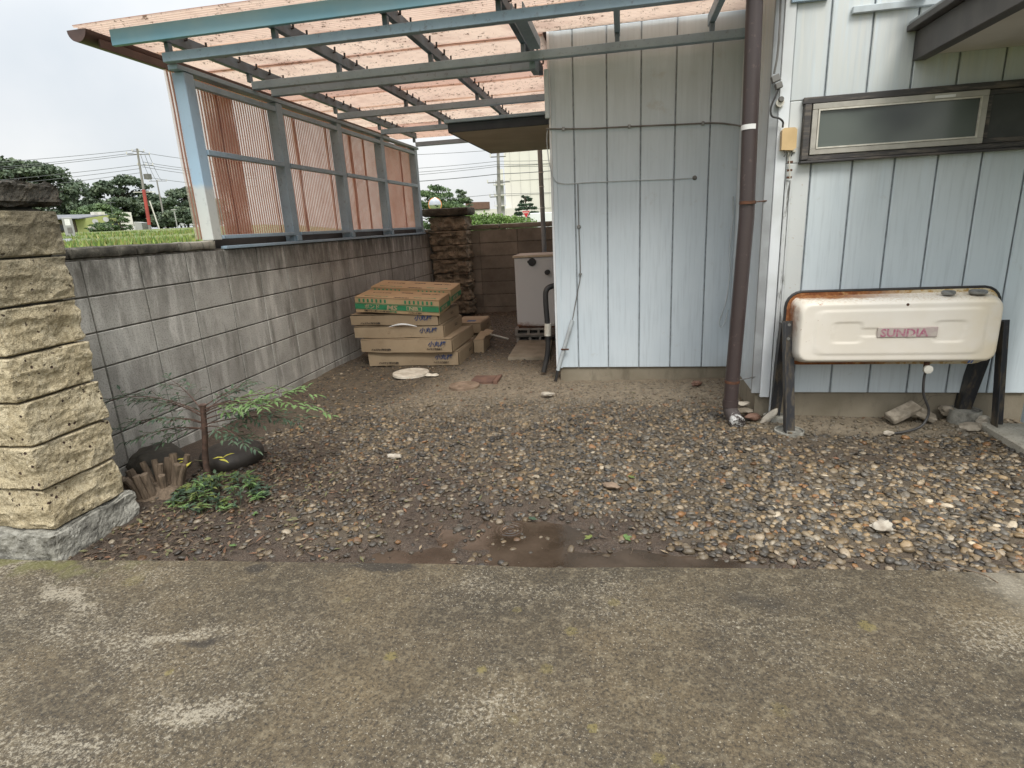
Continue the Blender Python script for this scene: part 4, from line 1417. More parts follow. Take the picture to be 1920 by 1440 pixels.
def rrect(hw, hh, r, n=112):
    r = max(min(r, hw, hh), 1e-4)
    per = []
    for (cx, cz, a0) in ((hw - r, hh - r, 0), (-(hw - r), hh - r, PI / 2), (-(hw - r), -(hh - r), PI), (hw - r, -(hh - r), 1.5 * PI)):
        for k in range(10):
            a = a0 + PI / 2 * k / 9
            per.append((cx + r * math.cos(a), cz + r * math.sin(a)))
    per = np.array(per + [per[0]])
    d = np.concatenate([[0], np.cumsum(np.hypot(*np.diff(per, axis=0).T))])
    q = np.linspace(0, d[-1], n, endpoint=False)
    return np.stack([np.interp(q, d, per[:, 0]), np.interp(q, d, per[:, 1])], -1)


def rr_sd(x, z, hw, hh, r, cx=0.0, cz=0.0):
    qx, qz = np.abs(x - cx) - hw + r, np.abs(z - cz) - hh + r
    return np.hypot(np.maximum(qx, 0), np.maximum(qz, 0)) + np.minimum(np.maximum(qx, qz), 0) - r


def emboss(x, z):
    h = 0.0045 * (sstep(0.010, -0.010, rr_sd(x, z, 0.435, 0.128, 0.05)))
    inner = np.minimum(rr_sd(x, z, 0.335, 0.022, 0.01), np.minimum(rr_sd(x, z, 0.075, 0.058, 0.022, -0.262, 0), rr_sd(x, z, 0.075, 0.058, 0.022, 0.262, 0)))
    return h - 0.005 * sstep(0.008, -0.006, inner)


def shell(sign, depth, rnd):
    rings = [(0.0, 0.0), (0.006, depth * 0.10)]
    for a in np.linspace(0.15, 1, 9):
        rings.append((0.010 + rnd * (1 - math.cos(a * PI / 2)), depth * 0.10 + (depth * 0.9) * math.sin(a * PI / 2)))
    base = rings[-1][0]
    for s_ in np.linspace(base + 0.008, TH - 0.006, 30):
        rings.append((s_, depth))
    V, F = [], []
    n = 112
    for (ins, d) in rings:
        P = rrect(TW - ins, TH - ins, max(0.068 - ins * 0.5, 0.004), n)
        e_ = emboss(P[:, 0], P[:, 1]) if (d >= depth * 0.999 and sign > 0) else 0 * P[:, 0]
        V.append(np.stack([TCX + P[:, 0], 0.985 - sign * (d + e_), TCZ + P[:, 1]], -1))
    for i in range(len(rings) - 1):
        for k in range(n):
            k2 = (k + 1) % n
            f = (i * n + k, i * n + k2, (i + 1) * n + k2, (i + 1) * n + k)
            F.append(f if sign > 0 else f[::-1])
    V = np.concatenate(V)
    me = bpy.data.meshes.new('shell')
    L0 = (len(rings) - 1) * n
    cap = tuple(L0 + k for k in range(n))
    me.from_pydata([tuple(p) for p in V], [], F + [cap if sign > 0 else cap[::-1]])
    me.polygons.foreach_set('use_smooth', np.full(len(me.polygons), True, bool))
    return me


obj('front_shell', shell(1, 0.150, 0.034), 'tank', tk)
obj('back_shell', shell(-1, 0.10, 0.034), 'tank', tk)
# flange between the two shells and the rubber strip that edges it
n = 112
O, I_ = rrect(TW + 0.020, TH + 0.020, 0.09, n), rrect(TW - 0.01, TH - 0.01, 0.06, n)
V = [(TCX + p[0], yv, TCZ + p[1]) for yv in (0.978, 0.990) for R in (O, I_) for p in R]
F = []
for k in range(n):
    k2 = (k + 1) % n
    F += [(k, k2, n + k2, n + k), (2 * n + k2, 2 * n + k, 3 * n + k, 3 * n + k2), (k2, k, 2 * n + k, 2 * n + k2)]
me = bpy.data.meshes.new('rim')
me.from_pydata(V, [], F)
obj('rim', me, 'rim', tk)
Oe = rrect(TW + 0.021, TH + 0.021, 0.09, n)
edge = [(TCX + p[0], 0.984, TCZ + p[1]) for p in Oe if p[1] > 0.02 or p[0] < -TW * 0.9 and p[1] > -0.02]
edge.sort(key=lambda p: math.atan2(p[2] - TCZ + 0.35, p[0] - TCX))
tube('edge_strip', edge, 0.0095, 'black', tk, 6)
box('name_plate', (4.345, 0.823, 0.603), (4.652, 0.8315, 0.661), 'label_grey', tk)
text_on('plate_lettering', 'SUNDIA', 0.062, 'magenta', tk, (4.360, 0.8222, 0.609), FRONT, local=False, bold=0.0016, sx=1.08)
text_on('plate_lettering', 'tank', 0.024, 'offwhite', tk, (4.50, 0.8218, 0.604), FRONT, local=False, shear=0.3)
MB().prism([(4.83, 0.447), (4.838, 0.447), (4.846, 0.462), (4.838, 0.462)], 0.8395, 0.8425).build('blue_mark', 'blueink', tk)
MB().prism([(4.846, 0.447), (4.852, 0.447), (4.860, 0.462), (4.854, 0.462)], 0.8395, 0.8425).build('blue_mark', 'blueink', tk)
for x, rr in ((4.715, 0.034), (4.862, 0.044)):
    MB().lathe([(rr * 0.85, 0.828), (rr, 0.834), (rr, 0.845), (rr * 0.8, 0.850), (rr * 0.3, 0.851)], (x, 0.905, 0), 24).build('filler_cap', 'metal', tk, 40)
MB().lathe([(0.008, -0.006), (0.008, 0.0), (0.004, 0.004)], (4.487, 0.8405, 0.787), 12, 'Y').build('rivet', 'rust', tk, 40)
tube('outlet', [(4.655, 0.90, 0.445), (4.655, 0.90, 0.385)], 0.015, 'rust', tk, 10)
MB().lathe([(0.010, 0.865), (0.024, 0.868), (0.026, 0.876), (0.022, 0.890), (0.012, 0.893)], (4.655, 0, 0.402), 12, 'Y').build('valve_wheel', 'offwhite', tk, 40)


def angle_iron(name, a, b, w=0.042, th=0.005, dx=1, dy=-1):
    a, b = Vector(a), Vector(b)
    pr_ = [(0, 0), (w * dx, 0), (w * dx, th * dy), (th * dx, th * dy), (th * dx, w * dy), (0, w * dy)]
    vs = [(p.x + u, p.y + v_, p.z) for p in (a, b) for u, v_ in pr_]
    fs = [(0, 1, 2, 3, 4, 5), (11, 10, 9, 8, 7, 6)] + [(i, i + 6, (i + 1) % 6 + 6, (i + 1) % 6) for i in range(6)]
    return MB().put(vs, fs).build(name, 'leg', tk)


angle_iron('leg', (3.893, 0.855, 0.020), (3.860, 0.935, 0.690), w=0.066)
angle_iron('leg', (3.872, 1.100, 0.02), (3.878, 1.005, 0.66), w=0.060, dy=1)
angle_iron('leg', (5.062, 0.935, 0.0), (5.025, 0.985, 0.665), w=0.060, dx=1)
angle_iron('leg', (4.960, 1.105, 0.05), (4.995, 1.0, 0.62), w=0.070, dy=1)
for p in ((3.90, 0.925, 0.668), (3.898, 0.913, 0.585)):
    MB().lathe([(0.009, 0.0), (0.009, 0.006), (0.004, 0.009)], p, 10, 'Y').build('bolt', 'metal', tk, 40)
for (x, y, r_, z0, z1) in ((3.925, 0.845, 0.085, -0.03, 0.030), (4.985, 1.075, 0.086, -0.02, 0.098), (3.90, 1.075, 0.075, -0.02, 0.045)):
    f_ = MB().lathe([(r_, z0), (r_, z1), (r_ - 0.008, z1), (r_ - 0.009, z1 - 0.012), (0.01, z1 - 0.008)], (x, y, 0), 32).build('foot_collar', 'plinth', tk, 40)

o = tube('fuel_hose', curve_pts([(4.655, 0.90, 0.39), (4.652, 0.90, 0.33), (4.665, 0.905, 0.24), (4.705, 0.91, 0.15), (4.70, 0.905, 0.09), (4.655, 0.88, 0.045), (4.56, 0.86, 0.020), (4.48, 0.85, 0.012)], 8), 0.0075, 'darkcable', None, 8)
tag(o, 'thin dark hose hanging from the oil tank outlet to the gravel', 'hose')

# ------------------------------------------------------------------ electrics on the house wall
jb = thing('junction_box', 'cream plastic cable box beside the high window', 'electrical box', (3.86, 1.10, 1.66))
MB().prism([(3.822, 1.668), (3.885, 1.662), (3.902, 1.675), (3.900, 1.772), (3.888, 1.785), (3.832, 1.785), (3.820, 1.772)], 1.072, 1.118).build('cover', 'cream', jb)
box('back_plate', (3.815, 1.1185, 1.655), (3.915, 1.1235, 1.79), 'offwhite', jb, 0.001)
for k in range(3):
    tube('wire_end', curve_pts([(3.84 + .02 * k, 1.1, 1.665), (3.85 + .018 * k, 1.088, 1.648), (3.845 + .02 * k, 1.098, 1.632)], 4), 0.003, ('metal', 'offwhite', 'darkcable')[k], jb, 6)
o = tube('drop_cable', curve_pts([(3.762, 1.09, 2.63), (3.772, 1.085, 2.35), (3.770, 1.08, 2.18), (3.758, 1.08, 2.075)], 6), 0.006, 'cable', None, 7)
tag(o, 'grey drop cable running down the white corner board from above', 'cable')
cl = thing('cable_clamp', 'grey metal cable clamps on the white corner board above the cream box', 'clamp', (3.77, 1.1, 1.95))
Mx = Matrix.Translation((3.768, 1.092, 2.05)) @ Matrix.Rotation(-0.35, 4, 'Y')
MB().cbox((-0.022, -0.022, -0.018), (0.022, 0.012, 0.018), 0.003, Mx).build('clamp_head', 'cable', cl)
Mx = Matrix.Translation((3.788, 1.092, 2.012)) @ Matrix.Rotation(-0.3, 4, 'Y')
MB().cbox((-0.018, -0.020, -0.016), (0.018, 0.012, 0.016), 0.003, Mx).build('clamp_head', 'cable', cl)
MB().lathe([(0.022, 1.098), (0.022, 1.114), (0.018, 1.1155)], (3.805, 0, 1.925), 14, 'Y').build('insulator', 'offwhite', cl, 40)
MB().lathe([(0.013, 1.084), (0.016, 1.098)], (3.808, 0, 1.942), 12, 'Y').build('insulator', 'cable', cl, 40)
o = tube('loop_cable', curve_pts([(3.790, 1.085, 2.0), (3.772, 1.08, 1.955), (3.752, 1.078, 1.90), (3.760, 1.078, 1.855), (3.800, 1.082, 1.84), (3.824, 1.09, 1.82), (3.826, 1.095, 1.79)], 6), 0.0055, 'darkcable', None, 7)
tag(o, 'dark looped cable between the clamps and the cream box', 'cable')
cd = thing('wall_conduit', 'slim rusty conduit strip below the cream box', 'conduit', (3.86, 1.11, 0.3))
tube('rod', [(3.874, 1.098, 1.63), (3.886, 1.098, 1.505)], 0.0045, 'offwhite', cd, 6)
for z in (1.60, 1.555, 1.515):
    MB().cbox((3.868, 1.095, z - 0.006), (3.896, 1.108, z + 0.006), 0.001).build('saddle', 'rust', cd)

cab = thing('wall_cable', 'grey cable clipped level across the upper extension siding', 'cable', (2.9, 2.06, 1.98))
tube('cable', curve_pts([(2.335, 2.066, 2.030), (2.65, 2.066, 2.008), (2.97, 2.066, 1.998), (3.33, 2.066, 1.985), (3.58, 2.066, 1.975), (3.70, 2.062, 1.955), (3.762, 1.98, 1.925)], 6), 0.006, 'cable', cab, 7)
for x, z in ((2.47, 2.021), (2.967, 2.000), (3.50, 1.980)):
    box('clip', (x - 0.010, 2.056, z - 0.014), (x + 0.010, 2.0785, z + 0.012), 'metal', cab, 0.002)
cab = thing('wall_cable', 'thin pale cable dropping then running to a hole in the extension siding', 'cable', (2.9, 2.06, 1.6))
tube('cable', curve_pts([(2.344, 2.068, 2.02), (2.338, 2.068, 1.93), (2.352, 2.068, 1.78), (2.385, 2.068, 1.66), (2.45, 2.070, 1.622), (2.60, 2.072, 1.618), (2.97, 2.073, 1.612), (3.30, 2.073, 1.602), (3.44, 2.074, 1.600)], 6), 0.0035, 'cablepaint', cab, 6)
MB().lathe([(0.017, 2.074), (0.013, 2.068), (0.004, 2.066)], (3.455, 0, 1.602), 14, 'Y').build('sealant', 'cable', cab, 40)
cab = thing('earth_wire', 'thin grey wire running down the extension into a slanting conduit', 'cable', (2.5, 2.06, 0.0))
tube('cable', curve_pts([(2.571, 2.074, 1.61), (2.573, 2.072, 1.30), (2.578, 2.070, 0.92), (2.556, 2.064, 0.78), (2.505, 2.058, 0.53)], 6), 0.004, 'cable', cab, 6)
tube('conduit', [(2.506, 2.056, 0.535), (2.372, 2.048, 0.105)], 0.0165, 'cablepaint', cab, 12)
tube('conduit_end', [(2.372, 2.048, 0.107), (2.352, 2.046, 0.015)], 0.013, 'black', cab, 10)
MB().lathe([(0.016, 2.078), (0.016, 2.070), (0.009, 2.064)], (2.573, 0, 1.285), 12, 'Y').build('clip', 'metal', cab, 40)
box('clip', (2.566, 2.060, 0.905), (2.590, 2.0785, 0.918), 'metal', cab, 0.001)
box('clip', (2.405, 2.030, 0.284), (2.472, 2.042, 0.297), 'rust', cab, 0.002)
o = tube('loop_cable', curve_pts([(3.735, 2.05, 1.45), (3.742, 2.05, 1.3), (3.728, 2.04, 1.1), (3.738, 2.04, 0.93), (3.726, 2.03, 0.72), (3.700, 2.02, 0.60), (3.672, 2.02, 0.50), (3.690, 2.02, 0.462), (3.715, 2.02, 0.50), (3.735, 2.02, 0.60)], 7), 0.006, 'cablepaint', None, 7)
tag(o, 'pale cable with a loop hanging behind the thick downpipe', 'cable')
hz = thing('drain_hose', 'black rubber hose with white wrapping standing by the extension corner', 'hose', (2.25, 2.3, 0.0))
tube('hose', curve_pts([(2.335, 2.33, 0.80), (2.268, 2.30, 0.77), (2.255, 2.30, 0.66), (2.265, 2.30, 0.4), (2.255, 2.30, 0.2), (2.215, 2.28, 0.03)], 6), 0.024, 'black', hz, 12)
tube('wrapping', [(2.262, 2.30, 0.36), (2.268, 2.30, 0.47)], 0.031, 'offwhite', hz, 12)

rp = thing('rear_downpipe', 'grey-brown downpipe standing at the rear under the small eave', 'pipe', (1.92, 5.0, 0.0))
tube('pipe', [(1.915, 5.0, 0.0), (1.885, 5.0, 2.6)], 0.030, 'trimgrey', rp, 12)
for z in (1.52, 1.78, 1.95):
    tube('clip', [(1.90 - .01 * (z - 1.5), 5.0, z - 0.006), (1.90 - .01 * (z - 1.5), 5.0, z + 0.006)], 0.033, 'white', rp, 12)

# ------------------------------------------------------------------ boiler on hollow blocks
bo = thing('boiler', 'off-white outdoor boiler cabinet with black knob and rusty foot', 'boiler', (1.9, 4.0, 0.19))
box('cabinet', (1.722, 3.765, 0.190), (2.16, 4.25, 0.965), 'boiler', bo, 0.006)
box('front_panel', (1.755, 3.757, 0.205), (2.16, 3.7645, 0.945), 'boiler', bo, 0.004)
box('lid', (1.705, 3.742, 0.967), (2.18, 4.27, 0.992), 'beige', bo, 0.005)
MB().lathe([(0.045, 3.756), (0.045, 3.745), (0.038, 3.725), (0.020, 3.722)], (1.925, 0, 0.915), 16, 'Y').build('knob', 'black', bo, 40)
box('knob_grip', (1.875, 3.728, 0.908), (1.97, 3.748, 0.934), 'black', bo)
box('base_frame', (1.735, 3.775, 0.1705), (2.15, 4.24, 0.1895), 'rust', bo)
tube('pipe_stub', [(2.095, 3.755, 0.80), (2.095, 3.70, 0.80)], 0.028, 'black', bo, 12)


def hollow_block(x, y, z, label):
    m = MB()
    W, D, H = 0.39, 0.19, 0.085
    m.cbox((x, y, z), (x + W, y + D, z + 0.022), 0.002).cbox((x, y, z + H - 0.022), (x + W, y + D, z + H), 0.002)
    for a, b in ((0, 0.035), (0.145, 0.175), (0.265, 0.29), (0.355, 0.39)):
        m.box((x + a, y + 0.001, z + 0.022), (x + b, y + D - 0.001, z + H - 0.022))
    m.box((x + 0.03, y + D - 0.03, z + 0.022), (x + 0.36, y + D - 0.003, z + H - 0.022))
    return tag(m.build('hollow_block', 'grey_block'), label, 'block', 'hollow blocks under the boiler')


hollow_block(1.69, 3.755, 0.085, 'upper grey hollow concrete block under the boiler')
hollow_block(1.70, 3.78, -0.001, 'lower half-buried hollow concrete block under the boiler')
sl = MB().put([(1.735, 3.74, 0.035), (2.12, 3.72, 0.035), (2.20, 2.86, 0.03), (1.77, 2.88, 0.03), (1.735, 3.74, -0.05), (2.12, 3.72, -0.05), (2.20, 2.86, -0.05), (1.77, 2.88, -0.05)],
              [(0, 1, 2, 3), (4, 7, 6, 5), (0, 4, 5, 1), (1, 5, 6, 2), (2, 6, 7, 3), (3, 7, 4, 0)]).build('paving_slab', 'slab')
tag(sl, 'tan concrete paving slab on the ground before the boiler', 'slab')
st = MB().cbox((5.02, 0.20, -0.06), (6.1, 0.965, 0.05), 0.008).build('step_slab', 'step')
tag(st, 'pale rough concrete step at the right edge below the entrance wall', 'step')

# covers in the ground
o = MB().lathe([(0.175, 0.0), (0.172, 0.02), (0.14, 0.026), (0.13, 0.022), (0.02, 0.024)], (0.93, 2.33, 0.0), 36).build('pale_disc', 'chalk', None, 30)
tag(o, 'pale chalky round lid lying in the gravel before the cartons', 'disc')
o = obj('pale_fragment', rough_box('pale_fragment', (1.10, 2.20, 0.0), (1.24, 2.27, 0.03), 0.02, 0.006, 20, 5), 'chalk')
tag(o, 'small pale fragment beside the chalky round lid', 'stone')
mh = MB().lathe([(0.132, -0.02), (0.130, 0.022), (0.110, 0.027), (0.104, 0.021), (0.06, 0.021), (0.055, 0.027), (0.045, 0.027), (0.04, 0.021), (0.01, 0.022)], (1.58, 1.88, 0.0), 36).build('drain_cover', 'manhole', None, 25)
tag(mh, 'round brown drain cover in the sandy gravel', 'drain cover')
mp = thing('iron_plate', 'rust-brown square iron plate behind the round drain cover', 'plate', (1.72, 2.1, 0))
box('plate', (1.60, 2.00, -0.01), (1.80, 2.20, 0.022), 'rustplate', mp)
box('edge_bar', (1.806, 1.99, -0.01), (1.845, 2.22, 0.026), 'rustplate', mp)


# ------------------------------------------------------------------ cartons
def wavy_box(w, d, h, seed, amp=0.006, res=0.05):
    """a carton: box faces that bulge and sag a little"""
    return rough_box('body', (0, 0, 0), (w, d, h), res, amp, 3.0, seed, edge=0.003)


def carton(label, loc, rot, w, d, h, seed, mat='card', prints=True, small_left=True, maker=True, flap=0.0):
    t_ = thing('cardboard_box', label, 'box', loc, rot, 'cartons stacked by the block wall')
    obj('body', wavy_box(w, d, h, seed), mat, t_, True)
    # closing flaps on top with the slit between them
    box('top_flap', (0.006, 0.004, h + 0.003), (w - 0.006, d * 0.495, h + 0.007), mat, t_, 0.001, True)
    box('top_flap', (0.006, d * 0.505, h + 0.003), (w - 0.006, d - 0.004, h + 0.0065), mat, t_, 0.001, True)
    # the end flap stands a little off the side
    Mx = Matrix.Translation((w + 0.006, 0.02, 0.002)) @ Matrix.Rotation(flap, 4, 'X') @ Matrix.Rotation(-flap * 0.6, 4, 'Z')
    MB().cbox((0, 0, 0), (0.005, d - 0.04, h - 0.006), 0.001, Mx).build('end_flap', mat, t_, local=True)
    text_on('end_print', 'D G 5', h * 0.34, 'blackink', t_, (w + 0.0125, d * 0.55, h * 0.40), (PI / 2, 0, PI / 2))
    if prints:
        text_on('printed_name', '小丸棒', 0.056, 'blueink', t_, (w - 0.245, -0.0075, h * 0.50), FRONT, shear=0.25, bold=0.0010, sx=1.08)
        if small_left:
            text_on('small_print', 'バックアップ材小丸棒8', 0.020, 'blackink', t_, (0.115, -0.0075, h * 0.18), FRONT, bold=0.0012, shear=0.1)
        if maker:
            text_on('small_print', 'ハイテク株式会社', 0.020, 'blackink', t_, (w - 0.26, -0.0075, h * 0.20), FRONT, bold=0.0008, shear=0.2)
    return t_


carton('lowest cardboard carton of the stack standing on the gravel', (0.355, 2.66, 0.002), (0, 0, 0.01), 0.955, 0.72, 0.137, 1)
carton('second cardboard carton from the bottom, corner crushed to the right', (0.305, 2.63, 0.150), (0, 0, -0.02), 0.965, 0.72, 0.128, 2, flap=0.05)
carton('middle cardboard carton of the stack with a white strip on it', (0.235, 2.655, 0.290), (0, 0.006, 0.015), 0.94, 0.72, 0.118, 3, small_left=False, maker=False)
carton('grey-tan carton directly under the two green printed boxes', (0.205, 2.66, 0.420), (0, 0.008, 0.0), 0.93, 0.74, 0.108, 4, maker=False)


def green_carton(label, loc, rot, seed, w=0.88, d=0.36, h=0.150):
    t_ = thing('cardboard_box', label, 'box', loc, rot, 'green printed sealant cartons')
    obj('body', wavy_box(w, d, h, seed, 0.003), 'card2', t_, True)
    fy = -0.0045
    def pr_(nm, x0, x1, z0, z1, mat, e=0.0):
        box(nm, (x0, fy - e, z0), (x1, fy + 0.004 - e, z1), mat, t_, 0.0004, True)
    pr_('green_band', 0.004, w - 0.004, h * 0.24, h * 0.58, 'greenink')
    pr_('green_line', 0.004, w - 0.004, h * 0.615, h * 0.645, 'greenink')
    for k in range(7):
        pr_('green_bar', 0.045 + 0.045 * k, 0.063 + 0.045 * k, h * 0.71, h * 0.93, 'greenink')
        pr_('green_bar', w - 0.355 + 0.045 * k, w - 0.337 + 0.045 * k, h * 0.71, h * 0.93, 'greenink')
    text_on('printed_name', 'ボンド', 0.052, 'paleink', t_, (0.105, fy - 0.001, h * 0.30), FRONT, bold=0.0010, sx=1.05)
    text_on('printed_name', 'MS', 0.062, 'paleink', t_, (0.335, fy - 0.0022, h * 0.27), FRONT, bold=0.002, sx=1.45, shear=0.15)
    text_on('printed_name', 'シール', 0.020, 'greenink', t_, (0.37, fy - 0.0016, h * 0.10), FRONT, bold=0.0016, sx=1.2)
    pr_('pale_box', 0.545, 0.705, h * 0.27, h * 0.555, 'paleink', 0.0006)
    pr_('green_panel', 0.552, 0.698, h * 0.30, h * 0.525, 'greenink', 0.0014)
    text_on('printed_name', 'NB', 0.044, 'paleink', t_, (0.570, fy - 0.0028, h * 0.315), FRONT, bold=0.002, sx=1.6)
    text_on('small_print', '変成シリコーン系シーリング材 320ml', 0.016, 'blackink', t_, (0.10, fy - 0.0004, h * 0.10), FRONT, bold=0.0008)
    text_on('small_print', 'ノンブリード GB10', 0.016, 'blackink', t_, (0.56, fy - 0.0004, h * 0.09), FRONT, bold=0.0008)
    # top flaps and print
    box('top_flap', (0.004, 0.002, h + 0.002), (w - 0.004, d * 0.5, h + 0.005), 'card2', t_, 0.001, True)
    box('top_flap', (0.004, d * 0.51, h + 0.002), (w - 0.004, d - 0.002, h + 0.0045), 'card2', t_, 0.001, True)
    for x, y, s, tx, m_ in ((0.08, 0.06, 0.028, 'ボンド MSシール', 'greenink'), (0.38, 0.03, 0.028, '（取扱注意）', 'blackink'), (0.60, 0.06, 0.034, 'MSシールNB', 'greenink'),
                            (0.10, 0.22, 0.028, 'シーリング材', 'blackink'), (0.40, 0.25, 0.026, '天地無用', 'blackink'), (0.62, 0.24, 0.026, '建築用 10本入', 'blackink')):
        text_on('top_print', tx, s, m_, t_, (x, y, h + 0.0056), (0, 0, 0), bold=0.0006, sx=1.2)
    # printed end face
    box('end_band', (w + 0.0035, 0.004, h * 0.24), (w + 0.0065, d - 0.004, h * 0.58), 'greenink', t_, 0.0004, True)
    text_on('end_print', 'MS NB', 0.05, 'paleink', t_, (w + 0.0072, 0.05, h * 0.28), (PI / 2, 0, PI / 2), bold=0.001, sx=1.3)
    return t_


green_carton('front green-banded sealant carton tilted on top of the stack', (0.285, 2.645, 0.565), (0.085, 0.068, -0.01), 21)
green_carton('rear green-banded sealant carton behind the front one on the stack', (0.300, 3.015, 0.622), (0.10, 0.070, -0.015), 22)
tt = carton('single small carton lying behind the stack at right', (0.98, 3.66, 0.135), (0, 0, 0.02), 0.33, 0.52, 0.118, 31, prints=False)
box('top_label', (0.14, 0.10, 0.1255), (0.24, 0.20, 0.1265), 'blueink', tt, 0.0003, True)
text_on('small_print', '小丸棒8', 0.026, 'blackink', tt, (0.03, -0.0075, 0.075), FRONT, bold=0.001)
carton('flattened carton on the ground under the single small one', (0.96, 3.70, 0.0), (0, 0, 0.03), 0.37, 0.50, 0.118, 32, prints=False)
oc = thing('cardboard_box', 'crumpled open carton with torn flaps behind the lower stack', 'box', (1.335, 3.22, 0.0), (0, 0, 0.05), 'cartons stacked by the block wall')
obj('body', wavy_box(0.10, 0.42, 0.145, 41, 0.012, 0.03), 'card', oc, True)
MB().put([(0.0, 0.0, 0.148), (0.10, 0.0, 0.15), (0.13, 0.16, 0.205), (0.05, 0.18, 0.215)], [(0, 1, 2, 3)]).put([(0.02, 0.2, 0.15), (0.12, 0.22, 0.152), (0.17, 0.34, 0.185), (0.07, 0.38, 0.20)], [(0, 1, 2, 3)]).build('torn_flap', 'card', oc, local=True)
ws = [(0.62 + 0.30 * u, 2.640 - 0.012 * math.sin(u * PI), 0.405 + 0.022 * math.sin(u * PI)) for u in np.linspace(0, 1, 14)]
o = MB().put([(x, y, z) for x, y, z in ws] + [(x, y + 0.004, z + 0.014 * math.sin(PI * i / 13) + .002) for i, (x, y, z) in enumerate(ws)],
             [(i, i + 1, 15 + i, 14 + i) for i in range(13)]).build('plastic_strip', 'white')
tag(o, 'curved white plastic strip poking out between two cartons', 'strip')
o = tube('white_rod', [(1.36, 3.62, 0.15), (1.62, 3.70, 0.06)], 0.010, 'offwhite', None, 8)
tag(o, 'short pale rod sticking out of the crumpled carton', 'rod')


# ------------------------------------------------------------------ rubble and stones
def rock(name, label, cat, c, s, seed, mat, rot=(0, 0, 0), amp=0.32, sub=3, group=None):
    v, f = ico(sub)
    n_ = fbm(v[:, 0] * 1.3 + seed, v[:, 1] * 1.3 + seed * 2, v[:, 2] * 1.3, 4)
    P = v * (1 + amp * n_)[:, None] * np.array(s)
    Rm = np.array(Euler(rot).to_matrix())
    o = obj(name, mesh_np(name, P @ Rm.T + np.array(c), f, True, sharp=35), mat)
    return tag(o, label, cat, group)


rb = MB().cbox((-0.095, -0.045, -0.018), (0.095, 0.045, 0.018), 0.006, Matrix.Translation((4.63, 1.045, 0.085)) @ Euler((0.35, -0.42, 0.25)).to_matrix().to_4x4(), 0.004).build('broken_block', 'rubble')
tag(rb, 'broken grey block slab leaning on another below the tank', 'rubble')
rb = MB().cbox((-0.06, -0.04, -0.018), (0.06, 0.04, 0.018), 0.006, Matrix.Translation((4.755, 1.045, 0.070)) @ Euler((0.2, 0.45, -0.3)).to_matrix().to_4x4(), 0.004).build('broken_block', 'rubble')
tag(rb, 'small broken slab piece on the right of the leaning one, under the tank hose', 'rubble')
rock('stone', 'tan lumpy stone at the foot of the grey leg collar', 'stone', (4.965, 0.945, 0.022), (0.075, 0.040, 0.028), 3, 'rubble', (0, 0, 0.2))
rock('stone', 'rough stone behind the grey leg collar against the wall base', 'stone', (4.895, 1.10, 0.075), (0.055, 0.035, 0.03), 5, 'rubble', (0.3, 0.3, 0.3))
rock('stone', 'pale stone by the corner of the right step', 'stone', (5.045, 0.985, 0.055), (0.04, 0.035, 0.03), 8, 'palerock')
rock('stone', 'pale slanted stone beside the black rear left leg', 'stone', (3.845, 1.035, 0.045), (0.075, 0.026, 0.022), 11, 'palerock', (0.0, -0.55, 0.5), 0.2)
rock('stone', 'reddish stone under the peeling corner board', 'stone', (3.765, 1.06, 0.040), (0.048, 0.032, 0.026), 13, 'rustplate', (0, 0, 0.2), 0.25)
rock('stone', 'flat grey stone stacked behind the downpipe foot', 'stone', (3.715, 1.12, 0.060), (0.055, 0.035, 0.018), 15, 'rubble')
rock('stone', 'pale flat stone on top of the grey one behind the downpipe', 'stone', (3.705, 1.15, 0.098), (0.045, 0.032, 0.016), 17, 'palerock')
rock('stone', 'yellowish stone nearest the tank front leg on gravel', 'stone', (4.475, 0.845, 0.020), (0.028, 0.018, 0.013), 19, 'palerock')
rock('stone', 'pale flat stone alone on the sandy strip before the extension', 'stone', (2.33, 1.61, 0.022), (0.055, 0.035, 0.016), 21, 'palerock')
rock('stone', 'long pale stone in the dark gravel left of centre', 'stone', (1.57, 0.30, 0.022), (0.042, 0.024, 0.016), 23, 'palerock')
rock('stone', 'large light grey pebble standing out in the right gravel', 'stone', (4.0, -0.31, 0.022), (0.045, 0.032, 0.026), 25, 'palerock', (0, 0, 0.3))
rock('stone', 'flat brown stone above the puddle', 'stone', (2.86, 0.0, 0.020), (0.040, 0.026, 0.015), 27, 'manhole', (0, 0, -0.3))
rock('stone', 'dark brown stone on the sand beside the downpipe', 'stone', (3.50, 1.85, 0.045), (0.045, 0.03, 0.022), 29, 'rustplate', (0, 0, 0.5))
rock('boulder', 'mossy dark boulder behind the stump at the wall foot', 'boulder', (0.165, 0.03, 0.045), (0.165, 0.15, 0.115), 31, 'boulder', (0.05, 0.1, 0.2), 0.22, 4)
v_ = MB().lathe([(0.145, -0.02), (0.178, 0.02), (0.185, 0.055), (0.175, 0.085), (0.145, 0.102), (0.06, 0.108)], (0.56, 0.185, 0.0), 40)
o = v_.build('round_stone', 'basin', None, 60)
tag(o, 'smooth black round flat-topped stone behind the young shrub', 'stone')

